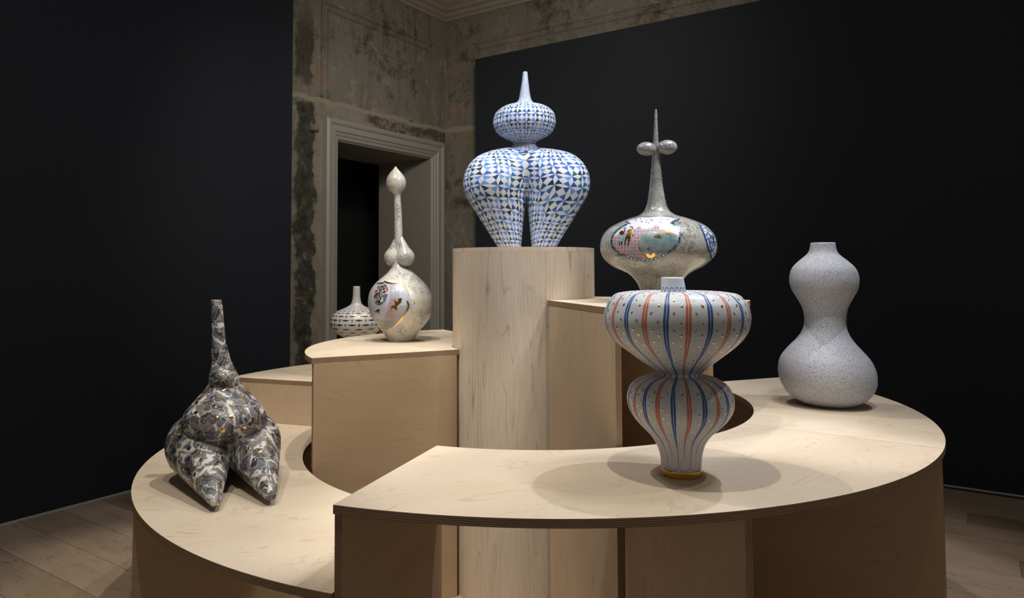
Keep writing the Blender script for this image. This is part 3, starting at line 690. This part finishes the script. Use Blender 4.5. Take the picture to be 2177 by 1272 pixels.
gp = survey(gd, FA, OG, YG); k = (gp[-1][1]-ztab)
gp = [(r_, z_-k*max(0, min(1, (gp[0][1]-z_)/(gp[0][1]-gp[-1][1]))), x_) for r_, z_, x_ in gp]
lathe('body', gp, YG*U, m.m, gv, seg=128, lip=.006)
# ------------------------------------------------------------------ stone-like glaze
def stone(name, base, warm, dark, crackle, sp=1.):
    m = M(name, .34, coat=.65, spec=.5); v = m.obj()
    n1 = m.noise(v, 9, 6, .65, .4); n2 = m.noise(m.vadd(v, (3, 1, 2)), 120, 5, .75)
    c = m.mix(m.mr(n1, .35, .65), base, warm)
    blot = m.ma('MULTIPLY', m.mr(m.noise(m.vadd(v, (7, 7, 7)), 11, 6, .7, .5), .46, .64), m.mr(n2, .44, .56))
    c = m.mix(m.ma('MULTIPLY', blot, sp), c, dark)
    c = m.mix(m.mr(m.noise(m.vadd(v, (2, 8, 4)), 160, 3, .6), .62, .66), c, (.05, .055, .07))
    if crackle:
        w_ = m.vadd(v, m.vmul(m.noise(v, 12, 3, out=1), (.03, .03, .03)))
        e = m.n('TexVoronoi', 'Distance', {'Vector': m.vmul(w_, (1, 1, 1.3)), 'Scale': 150.}, feature='DISTANCE_TO_EDGE')
        ln = m.mr(e, .09, .03); ln = m.ma('MULTIPLY', ln, m.mr(m.noise(v, 14, 4, .7), .40, .55)); c = m.mix(m.ma('MULTIPLY', ln, .8), c, dark)
    m.col(c); m.bump(n2, .10, .001); return m.m
STONE_R = stone('crackled_glaze', (.33, .345, .325), (.42, .415, .37), (.05, .058, .058), True, 1.)
STONE_L = stone('pale_speckled_glaze', (.56, .56, .51), (.66, .63, .56), (.13, .15, .18), False, 1.)
LILAC = flat('lilac_enamel', (.40, .42, .50), .35, coat=.4)
# right: spire with a cross of bulbs
YR = 4.90; FA, OG = 2.959, (1240, 210)
zs1 = (HE-.228)*U
rr_ = [(66, 455, 459), (69, 452, 463), (80, 450, 465), (100, 448, 466), (160, 445, 468), (220, 442, 471), (270, 439, 474), (360, 432, 484), (420, 429, 488), (480, 424, 494), (540, 418, 500), (600, 410, 510), (650, 402, 520), (690, 389, 533), (715, 373, 552), (737, 340, 590), (760, 268, 664), (790, 200, 742), (820, 152, 788), (860, 122, 824), (900, 108, 839), (940, 106, 842), (980, 115, 834), (1020, 140, 804), (1060, 190, 752), (1085, 245, 700), (1108, 290, 662), (1140, 322, 632), (1170, 342, 610), (1210, 360, 592), (1245, 368, 586), (1278, 360, 596)]
rp = survey(rr_, FA, OG, YR); k = rp[-1][1]-zs1; rp = [(a_, z_-k*((rp[0][1]-z_)/(rp[0][1]-rp[-1][1])), x_) for a_, z_, x_ in rp]
rv = thing('spired_vase', (rp[-1][2], YR*U, zs1), 'crackled grey vase with a thin spire crossed by two bulbs and a painted pool scene', 'vase')
rb = lathe('body', rp, YR*U, STONE_R, rv, seg=128, n=150)
def bulb(x, y, rx, rz, tilt, dy, parent, mat, Y, ry=None):
    bm = bmesh.new(); bmesh.ops.create_uvsphere(bm, u_segments=40, v_segments=24, radius=1)
    s_ = Y/F/FA*U; c_ = W3(at(OG[0]+x/FA, OG[1]+y/FA, Y)); c_.y += dy
    bmesh.ops.transform(bm, matrix=Matrix.Translation(c_) @ Matrix.Rotation(tilt, 4, 'Y') @ Matrix.Diagonal((rx*s_, (ry or rz)*s_, rz*s_, 1)), verts=bm.verts)
    me = bpy.data.meshes.new('bulb'); bm.to_mesh(me); bm.free(); me.materials.append(mat); me.polygons.foreach_set('use_smooth', [True]*len(me.polygons))
    o = bpy.data.objects.new('bulb', me); COL.objects.link(o); return adopt(o, parent)
bulb(394, 319, 62, 44, .04, -.012, rv, STONE_R, YR); bulb(521, 310, 64, 47, -.06, -.016, rv, STONE_R, YR)
# painted medallion
bv = bvh_of([rb]); FD, OD = 10.6, (1280, 450)
NAVY = flat('navy_enamel', (.020, .05, .14), .3, coat=.4); TEAL = flat('teal_enamel', (.06, .17, .18), .3, coat=.4)
BROWN = flat('brown_enamel', (.10, .055, .02), .3, .6)
def pool_mat():
    m = M('pool_enamel', .35, coat=.4); m.col(m.ramp(m.noise(m.obj(), 22, 4), [(.38, (.10, .18, .20)), (.5, (.16, .235, .245)), (.62, (.25, .265, .30))])); return m.m
def tri_mat():
    m, wh, rnd = star_glaze('triangle_tile_enamel', LATHE_UV(1.35)); m.col(m.mix(wh, m.ramp(rnd, [(0, (.42, .07, .04)), (.5, (.03, .06, .20))], 'CONSTANT'), (.44, .41, .42))); return m.m
def net_mat():
    m = M('blue_net_enamel', .4); e = m.n('TexVoronoi', 'Distance', {'Vector': m.obj(), 'Scale': 42.}, feature='DISTANCE_TO_EDGE')
    m.col(m.mix(m.mr(e, .09, .13), (.05, .10, .24), (.50, .52, .60))); return m.m
def dotted(name, base, dot, sc_, th=.6):
    m = M(name, .4, coat=.3); m.col(m.mix(m.mr(m.noise(m.obj(), sc_, 2), th, th+.03), base, dot)); return m.m
panel = [(640, 185), (760, 150), (900, 125), (1050, 128), (1200, 115), (1380, 112), (1500, 122), (1600, 145), (1650, 175), (1600, 215), (1535, 245), (1620, 320), (1700, 400), (1755, 500), (1745, 620), (1700, 720), (1600, 850), (1430, 960), (1250, 1035), (1100, 1062), (900, 1062), (700, 1045), (560, 1010), (430, 955), (300, 860), (232, 740), (235, 600), (290, 490), (380, 400), (500, 325), (610, 275), (570, 235)]
decal('painted_panel', [panel], FD, OD, bv, .0006, dotted('white_dotted_enamel', (.50, .50, .57), (.20, .20, .30), 330, .63), rv)['label'] = 'white medallion ground'
tiles = [(262, 600), (330, 540), (450, 500), (600, 430), (710, 410), (790, 370), (870, 320), (870, 385), (1000, 395), (1160, 375), (1160, 350), (1210, 300), (1280, 335), (1310, 395), (1420, 415), (1560, 470), (1690, 525), (1500, 600), (1000, 700), (1040, 1040), (900, 1058), (700, 1040), (560, 1003), (430, 945), (310, 850), (245, 735), (245, 640)]
decal('tiled_terrace', [tiles], FD, OD, bv, .0009, tri_mat(), rv)
pool = [(838, 790), (840, 700), (855, 630), (885, 560), (950, 495), (1060, 455), (1200, 438), (1330, 437), (1430, 462), (1560, 520), (1695, 545), (1690, 650), (1630, 740), (1560, 805), (1400, 925), (1230, 990), (1120, 960), (1000, 930), (900, 925), (860, 870)]
decal('pool', [pool], FD, OD, bv, .0012, pool_mat(), rv)
decal('gold_kerb', strip([(835, 785), (850, 860), (885, 925), (1010, 950)], [14, 20, 24, 30]), FD, OD, bv, .0014, DARKGOLD, rv)
# rope border: alternating navy and teal strands with gold eyes
path = np.array([(560, 235), (610, 272), (500, 318), (380, 392), (285, 480), (228, 590), (218, 700), (250, 800), (330, 890), (430, 965), (540, 1015), (700, 1062), (900, 1085), (1080, 1080), (1230, 1045), (1400, 975), (1540, 885), (1650, 780), (1735, 650), (1770, 520), (1735, 410), (1660, 320), (1560, 250), (1650, 215), (1720, 190)], float)
sl = np.r_[0, np.cumsum(np.hypot(*np.diff(path, axis=0).T))]
def on_path(s_): return np.array([np.interp(s_, sl, path[:, 0]), np.interp(s_, sl, path[:, 1])])
ropeN, ropeT, eyes = [], [], []; s_ = 0; i = 0
while s_ < sl[-1]:
    p = on_path(s_); d = on_path(min(s_+6, sl[-1]))-on_path(max(s_-6, 0)); an = math.atan2(d[1], d[0])
    big = .55+.45*min(1, max(0, (p[1]-200)/500)) if p[0] > 400 else .7
    L = 74*big
    c_, sn_ = math.cos(an), math.sin(an); pts = []
    S = [(-L*1.1, 24*big), (-L*.4, 22*big), (L*.4, -22*big), (L*1.1, -24*big)]
    for q in strip([(p[0]+x*c_-y*sn_, p[1]+x*sn_+y*c_) for x, y in S], [12*big, 40*big, 40*big, 12*big]): (ropeN if i % 2 else ropeT).append(q)
    e_ = on_path(s_+L*.62); eyes.append(ellp(e_[0], e_[1], 15*big, 11*big, an, 8)); s_ += L*1.24; i += 1
decal('rope_strand', ropeN, FD, OD, bv, .0014, NAVY, rv)['label'] = 'navy strand of the rope border'
decal('rope_strand', ropeT, FD, OD, bv, .0016, TEAL, rv)['label'] = 'teal strand of the rope border'
decal('gold_eyes', eyes, FD, OD, bv, .0019, GOLD, rv, stuff=True)
decal('top_cord', strip([(640, 185), (760, 150), (900, 118), (1050, 125), (1200, 108), (1380, 105), (1500, 115), (1620, 140)], [8, 10, 14, 16, 12, 16, 12, 10]), FD, OD, bv, .0012, TEAL, rv)
fig = [[(388, 490), (420, 450), (455, 425), (480, 450), (500, 440), (535, 425), (510, 470), (500, 505), (462, 528), (425, 520), (400, 510)], [(385, 680), (405, 680), (402, 780), (390, 780)], [(435, 680), (462, 680), (445, 760), (435, 770)],
       [(585, 420), (620, 405), (650, 400), (690, 415), (700, 450), (715, 560), (700, 570), (660, 460), (640, 500), (652, 550), (645, 585), (620, 600), (580, 605), (545, 590), (545, 545), (575, 500), (580, 460), (560, 470)], [(530, 588), (570, 605), (540, 680), (520, 760), (508, 750), (520, 670)], [(590, 605), (645, 590), (625, 680), (585, 775), (575, 770), (590, 690)],
       [(1165, 585), (1190, 550), (1250, 512), (1300, 520), (1318, 560), (1325, 612), (1300, 590), (1280, 605), (1250, 585), (1215, 580), (1190, 575)], [(1008, 845), (1030, 815), (1065, 785), (1075, 830), (1065, 900), (1040, 870)]]
for g_ in ([fig[0]], [fig[1]], [fig[2]], fig[3:6], fig[6:7], fig[7:]): decal('painted_bather', g_, FD, OD, bv, .0020, DARKGOLD, rv)
decal('painted_skirt', [[(395, 560), (430, 545), (490, 555), (500, 610), (470, 680), (385, 682), (385, 620)]], FD, OD, bv, .0021, dotted('patterned_skirt_enamel', (.26, .42, .46), (.06, .14, .20), 420, .52), rv)
HAIR = dotted('striped_hair_enamel', (.05, .065, .13), (.32, .34, .45), 380, .52)
for g_ in ([(1062, 782), (1095, 778), (1130, 785), (1165, 815), (1168, 860), (1150, 920), (1125, 960), (1098, 985), (1080, 940), (1072, 900), (1065, 850)], ellp(1282, 505, 32, 17), ellp(520, 385, 38, 20, -.6), ellp(665, 348, 38, 14, .1)): decal('painted_hair', [g_], FD, OD, bv, .0023, HAIR, rv)
decal('gold_shawl', [[(990, 940), (1050, 950), (1098, 990), (1130, 935), (1190, 935), (1196, 985), (1150, 1030), (1100, 1042), (1040, 1032), (1005, 995)]], FD, OD, bv, .0022, GOLD, rv)
decal('gold_flowers', [ellp(1450+random.uniform(-25, 170), 400+random.uniform(-20, 110), 20, 16, 0, 8) for _ in range(26)]+[ellp(690, 385, 16, 22), ellp(520, 430, 12, 22), ellp(690, 440, 14, 26, .3)], FD, OD, bv, .0024, GOLD, rv, stuff=True)
decal('gold_stars', [ellp(random.uniform(700, 1500), random.uniform(160, 260), 13, 7, 0, 6) for _ in range(16)]+[ellp(random.uniform(300, 1700), random.uniform(1090, 1230), 9, 8, 0, 6) for _ in range(12)], FD, OD, bv, .0015, GOLD, rv, stuff=True)
O2 = (1430, 450)
decal('net_panel', [[(575, 262), (640, 295), (720, 345), (800, 410), (860, 475), (905, 535), (945, 600), (972, 670), (986, 740), (992, 800), (990, 850), (982, 900), (968, 960), (940, 1010), (900, 1062), (870, 1075), (850, 1060), (860, 1010), (815, 920), (765, 760), (705, 520), (640, 385)]], FD, O2, bv, .0006, net_mat(), rv)
decal('net_border', strip([(590, 275), (650, 400), (710, 520), (765, 690), (800, 830), (850, 950), (875, 1060)], [10, 24, 34, 30, 34, 34, 30]), FD, O2, bv, .0012, NAVY, rv)
decal('net_bather', [[(900, 560), (925, 600), (915, 650), (945, 700), (930, 715), (900, 670), (890, 610)]], FD, O2, bv, .0014, DARKGOLD, rv)
# left: onion finial and two hanging drops
YL = 6.10; FA, OG = 3.18, (690, 340); zs2 = (HE-.608)*U
ll = [(44, 478, 482), (52, 471, 489), (64, 463, 498), (80, 449, 513), (100, 433, 530), (125, 420, 546), (150, 416, 552), (180, 420, 549), (205, 434, 536), (220, 450, 522), (232, 462, 515), (260, 468, 515), (300, 469, 518), (350, 470, 522), (400, 471, 524), (450, 472, 526), (500, 472, 527), (560, 471, 525), (620, 468, 524), (665, 464, 528), (700, 459, 538), (722, 452, 556), (742, 440, 578), (765, 421, 604), (795, 387, 640), (825, 352, 669), (855, 325, 694), (890, 305, 715), (930, 295, 731), (970, 293, 736), (1005, 298, 735), (1040, 309, 726), (1075, 328, 708), (1110, 355, 682), (1150, 385, 648), (1185, 408, 623), (1210, 422, 607), (1222, 428, 600)]
lp = survey(ll, FA, OG, YL); k = lp[-1][1]-zs2; lp = [(a_, z_-k*((lp[0][1]-z_)/(lp[0][1]-lp[-1][1])), x_) for a_, z_, x_ in lp]
lv = thing('onion_finial_vase', (lp[-1][2], YL*U, zs2), 'glossy cream speckled vase with onion finial, two hanging drops and a gold-edged painting', 'vase')
lb = lathe('body', lp, YL*U, STONE_L, lv, seg=128, n=150)
def drop_lobe(x0, y0, x1, y1, r1, dy):
    a = np.array(W3(at(OG[0]+x0/FA, OG[1]+y0/FA, YL))); b = np.array(W3(at(OG[0]+x1/FA, OG[1]+y1/FA, YL))); b[1] += dy
    s_ = YL/F/FA*U; lo_ = np.minimum(a, b)-r1*s_-.02; hi_ = np.maximum(a, b)+r1*s_+.02; h_ = .0028
    P_ = grid(lo_, hi_, h_); V_, F_ = surfnets(smin(s_cone(P_, a, b, 9*s_, r1*s_), s_ell(P_, b, (r1*s_*1.02, r1*s_, r1*s_*1.02)), .02), lo_, h_)
    return adopt(mesh_obj('hanging_drop', V_, F_, STONE_L, None, True), lv)
drop_lobe(486, 520, 459, 660, 53, .012); drop_lobe(512, 510, 552, 661, 54, -.020)
bv = bvh_of([lb]); FD, OD = 7.95, (770, 580)
pn = [(250, 192), (330, 175), (420, 182), (500, 190), (640, 192), (740, 250), (785, 340), (793, 420), (795, 540), (780, 610), (745, 675), (700, 725), (640, 810), (580, 870), (480, 935), (400, 962), (340, 945), (285, 908), (180, 762), (135, 650), (112, 540), (104, 450), (118, 370), (170, 280)]
def wave_mat():
    m = M('wavy_line_enamel', .4, coat=.3); v = m.obj(); z = m.ma('ADD', m.sep(v)[2], m.ma('MULTIPLY', m.noise(v, 40, 1), .006))
    g_ = m.ma('MULTIPLY', m.ma('LESS_THAN', m.ma('FRACT', m.ma('MULTIPLY', z, 260.)), .4), 1.); m.col(m.mix(g_, (.42, .42, .47), (.17, .15, .16))); return m.m
def mosaic():
    m = M('mosaic_enamel', .35, coat=.3); vv_ = m.t.nodes.new('ShaderNodeTexVoronoi'); m.set(vv_.inputs['Vector'], m.obj()); vv_.inputs['Scale'].default_value = 95
    m.col(m.ramp(m.n('SeparateColor', 0, {0: vv_.outputs['Color']}), [(0, (.05, .13, .22)), (.38, (.40, .10, .06)), (.62, (.48, .46, .42)), (.8, (.03, .03, .03))], 'CONSTANT')); return m.m
decal('painted_panel', [pn], FD, OD, bv, .0006, LILAC, lv)['label'] = 'pale lilac medallion ground'
decal('water', [[(620, 560), (750, 555), (785, 590), (740, 670), (640, 800), (560, 870), (470, 935), (400, 955), (340, 940), (285, 900), (200, 780), (400, 800), (520, 800), (560, 690)]], FD, OD, bv, .0008, wave_mat(), lv)
decal('woven_cloth', [[(472, 432), (628, 432), (600, 560), (560, 680), (535, 802), (380, 745), (430, 620), (455, 520)]], FD, OD, bv, .0010, dotted('woven_enamel', (.30, .26, .27), (.42, .15, .10), 300, .55), lv)
ln = []
for i in range(13): x = 474+i*12.3; ln += strip([(x, 205), (x+random.uniform(-3, 3), 320), (x, 432)], 2.6)
for i in range(14): x = 382+i*11.5; ln += strip([(x, 745+i*4), (x-2, 850), (x, 925)], 2.6)
decal('hanging_threads', ln, FD, OD, bv, .0011, flat('dark_line_enamel', (.07, .06, .07), .4), lv, step=60, stuff=True)
decal('mosaic_oval', [ellp(318, 368, 112, 190, .28, 28)], FD, OD, bv, .0010, mosaic(), lv)
decal('oval_eye', [ellp(290, 395, 42, 88, .35, 20)], FD, OD, bv, .0013, dotted('grey_enamel', (.33, .31, .31), (.06, .05, .05), 150, .55), lv)
lf = [[(540, 450), (570, 480), (600, 500), (610, 450), (640, 425), (672, 440), (660, 500), (620, 540), (590, 560), (598, 620), (580, 640), (545, 610), (510, 590), (500, 650), (490, 670), (482, 660), (490, 580), (500, 555), (550, 555), (555, 520)], [(205, 650), (240, 640), (260, 618), (300, 622), (298, 650), (280, 655), (300, 700), (290, 700), (262, 660), (250, 685), (245, 660)]]
l3 = strip([(250, 470), (262, 360), (300, 305), (320, 300)], [10, 12, 10, 8])+strip([(250, 470), (290, 482), (315, 440)], [8, 14, 8])+strip([(310, 320), (285, 370), (310, 430), (300, 460)], [14, 20, 16, 10])
for g_ in ([lf[0]], [lf[1]], l3[:3], l3[3:5], l3[5:]): decal('painted_bather', g_, FD, OD, bv, .0016, DARKGOLD, lv)
for pts_, ws_ in (([(248, 190), (310, 180), (370, 165)], [10, 22, 12]), ([(370, 150), (430, 172), (520, 188), (622, 184)], [20, 26, 20, 6]), ([(640, 196), (690, 222), (738, 245), (755, 290), (782, 335), (785, 395)], [16, 22, 16, 30, 18, 6]), ([(755, 470), (775, 520), (785, 570), (765, 620), (730, 680), (705, 718)], [10, 36, 26, 30, 26, 8]), ([(690, 740), (670, 780), (620, 835), (545, 905)], [14, 40, 30, 12]), ([(490, 932), (450, 950), (400, 965), (340, 948), (288, 912)], [20, 18, 22, 16, 10])):
    decal('gold_rim', strip(pts_, ws_), FD, OD, bv, .0014, GOLD if pts_[0][1] > 700 else DARKGOLD, lv)
# ------------------------------------------------------------------ white bottle with black and gold lozenges
YK = 7.55; FA, OG = 9.78, (690, 600); zs3 = (HE-.986)*U
kk = [(92, 590, 738), (200, 588, 741), (300, 582, 745), (380, 568, 757), (430, 552, 771), (465, 522, 800), (500, 462, 862), (540, 372, 952), (570, 295, 1030), (600, 238, 1086), (640, 190, 1132), (700, 145, 1176), (780, 120, 1202), (840, 116, 1206), (900, 130, 1192), (960, 165, 1158), (1010, 212, 1110), (1060, 285, 1038), (1100, 372, 952), (1140, 462, 862), (1200, 530, 796), (1300, 560, 766), (1400, 558, 770), (1520, 530, 798), (1640, 480, 850)]
kp = survey(kk, FA, OG, YK); k = kp[-1][1]-zs3; kp = [(a_, z_-k*((kp[0][1]-z_)/(kp[0][1]-kp[-1][1])), x_) for a_, z_, x_ in kp]
kv = thing('lozenge_bottle', (kp[-1][2], YK*U, zs3), 'small white bottle with black and gold lozenges, half hidden behind the step', 'vase')
m = M('lozenge_glaze', .3, coat=.4); s = m.sep(m.n('TexCoord', 2))
u, vv_ = m.ma('MULTIPLY', s[0], 12.), m.ma('MULTIPLY', s[1], 36.)
row = m.ma('FLOOR', vv_); up_ = m.ma('ADD', u, m.ma('MULTIPLY', m.ma('MODULO', row, 2.), .5)); fu = m.ma('SUBTRACT', m.ma('FRACT', up_), .5); fv_ = m.ma('SUBTRACT', m.ma('FRACT', vv_), .5)
blk = m.ma('LESS_THAN', m.ma('ADD', m.ma('MULTIPLY', m.ma('ABSOLUTE', fu), 2.7), m.ma('MULTIPLY', m.ma('ABSOLUTE', fv_), 4.6)), 1.)
fg = m.ma('SUBTRACT', m.ma('FRACT', m.ma('ADD', up_, .5)), .5)
gl = m.ma('LESS_THAN', m.ma('ADD', m.ma('MULTIPLY', m.ma('ABSOLUTE', fg), 13.), m.ma('MULTIPLY', m.ma('ABSOLUTE', fv_), 2.1)), 1.)
m.col(m.mix(gl, m.mix(blk, (.62, .62, .64), (.022, .026, .035)), (.80, .48, .12))); m.set(m.b.inputs['Metallic'], gl); m.set(m.b.inputs['Coat Weight'], .3)
lathe('body', kp, YK*U, m.m, kv, seg=120, lip=.004)
# ------------------------------------------------------------------ seated figure in black, white and grey marbling
FA, OG = 2.648, (330, 620); zt4 = (HE-1.37)*U
def q3(x, y, Y): return np.array(W3(at(OG[0]+x/FA, OG[1]+y/FA, Y)))
s4 = lambda r_, Y: r_*Y/F/FA*U*.955
YF = 4.84
fc = q3(395, 800, YF); figt = thing('seated_figure', (fc[0], fc[1], zt4), 'seated long-necked ceramic figure marbled in black, white and grey, on the low left step', 'sculpture')
lo = np.array([fc[0]-.36, 2.62, zt4-.012]); hi = np.array([fc[0]+.36, 3.50, q3(343, 40, YF)[2]+.02]); h = .0055
P = grid(lo, hi, h)
D = s_cone(P, q3(344, 40, YF), q3(362, 340, YF), s4(30, YF), s4(40, YF))
D = smin(D, s_cone(P, q3(364, 330, YF), q3(383, 480, YF), s4(38, YF), s4(74, YF)), .02)
D = smin(D, s_cone(P, q3(384, 480, YF), q3(389, 548, YF+.02), s4(70, YF), s4(90, YF)), .02)
D = smin(D, s_cone(P, q3(389, 548, YF+.02), q3(391, 680, YF-.10), s4(84, YF), s4(168, YF)), .02)
D = smin(D, s_ell(P, q3(390, 722, YF-.16), (s4(230, YF), s4(212, YF), s4(133, YF))), .04)
D = smin(D, s_ell(P, q3(386, 492, YF-.12), (s4(84, YF), s4(78, YF), s4(62, YF))), .012)
def limb(js, k):
    d = None; pts = [(q3(x, y, Y), s4(r_, Y)) for x, y, Y, r_ in js]
    for (a_, ra), (b_, rb_) in zip(pts, pts[1:]):
        e_ = s_cone(P, a_, b_, ra, rb_); d = e_ if d is None else smin(d, e_, k)
    return d
L_ = limb([(252, 864, 4.74, 190), (337, 1184, 4.14, 32)], .02)
R__ = limb([(536, 850, 4.80, 172), (648, 1140, 4.25, 38)], .02)
hip = s_ell(P, (fc[0], 4.92*U, zt4+.12), (.20, .12, .13))
legs = smin(smin(L_, R__, .012), hip, .03)
D = smin(D, legs, .008)
D = np.maximum(D, (zt4+.0006)-P[..., 2]); D = np.maximum(D, P[..., 2]-q3(344, 46, YF)[2])
V, Fq = surfnets(D, lo, h)
m = M('marbled_glaze', .42, coat=.15, spec=.5); v = m.obj()
warp = m.vadd(v, m.vmul(m.vadd(m.noise(v, 26, 2, .5, out=1), (-.5, -.5, -.5)), (.045, .045, .045)))
warp = m.vadd(warp, m.vmul(m.vadd(m.noise(v, 90, 1, .5, out=1), (-.5, -.5, -.5)), (.007, .007, .007)))
vc = m.t.nodes.new('ShaderNodeTexVoronoi'); m.set(vc.inputs['Vector'], warp); vc.inputs['Scale'].default_value = 15
dir_ = m.n('VectorMath', ins={0: m.vadd(vc.outputs['Color'], (-.5, -.5, -.5))}, operation='NORMALIZE')
wave = m.vadd(warp, m.vmul(m.vadd(m.noise(m.vadd(v, (4, 4, 4)), 42, 1, .5, out=1), (-.5, -.5, -.5)), (.024, .024, .024)))
t_ = m.ma('ADD', m.ma('MULTIPLY', m.n('VectorMath', 1, {0: wave, 1: dir_}, operation='DOT_PRODUCT'), 14.), m.ma('MULTIPLY', m.sep(vc.outputs['Color'])[0], 5.))
fr = m.ma('FRACT', t_); k5 = m.ma('MULTIPLY', fr, 5.)
cc_ = m.ramp(fr, [(0, (.60, .58, .55)), (.19, (.125, .13, .14)), (.42, (.030, .031, .034)), (.60, (.085, .072, .066)), (.80, (.165, .165, .17))], 'CONSTANT')
ff = m.ma('FRACT', k5)
edge = m.ma('LESS_THAN', m.ma('MINIMUM', ff, m.ma('SUBTRACT', 1., ff)), .055)
ved = m.n('TexVoronoi', 'Distance', {'Vector': warp, 'Scale': 15.}, feature='DISTANCE_TO_EDGE')
c = m.mix(m.ma('MAXIMUM', m.ma('MULTIPLY', edge, .8), m.mr(ved, .03, .018)), cc_, (.36, .35, .34)); m.col(c)
fb = mesh_obj('body', V, Fq, m.m, None, True)
# gold and blue lustre spots
fb.data.update(); nrm = np.empty(len(V)*3, np.float32); fb.data.vertices.foreach_get('normal', nrm); nrm = nrm.reshape(-1, 3)
adopt(fb, figt)
gs, bs, taken = [], [], []
order = rng.permutation(len(V))
for ix in order:
    if len(taken) > 330: break
    p = V[ix]
    if p[2] < zt4+.02: continue
    hz = (p[2]-zt4)
    big = .0125 if .15 < hz < .42 else (.0105 if hz <= .15 else .0055)
    if p[1] < 2.82: big = .0085
    if any((p[0]-q[0])**2+(p[1]-q[1])**2+(p[2]-q[2])**2 < (q[3]+big)**2*4.2 for q in taken): continue
    taken.append((p[0], p[1], p[2], big)); n_ = Vector(nrm[ix]).normalized(); t1 = n_.orthogonal().normalized(); th = random.uniform(0, PI); t1 = (t1*math.cos(th)+n_.cross(t1)*math.sin(th)).normalized()
    s_ = big*random.uniform(.75, 1.1); pv = Vector(p)+n_*.0005
    kd = random.random()
    if kd < .42:
        bs.append((pv, n_, t1, s_*2.0, s_*1.45)); o_ = t1.cross(n_)*s_*.28+t1*s_*.2
        gs.append((pv+o_+n_*.0004, n_, t1, s_*1.55, s_*1.1))
    elif kd < .72: gs.append((pv, n_, t1, s_*1.7, s_*1.3))
    else: bs.append((pv, n_, t1, s_*1.6, s_*1.1))
blobs('blue_spots', bs, flat('cobalt_enamel', (.03, .09, .30), .35, coat=.3), figt, .03, 'oval')
blobs('gold_spots', gs, GOLD, figt, .05, 'oval')
bpy.context.view_layer.update()
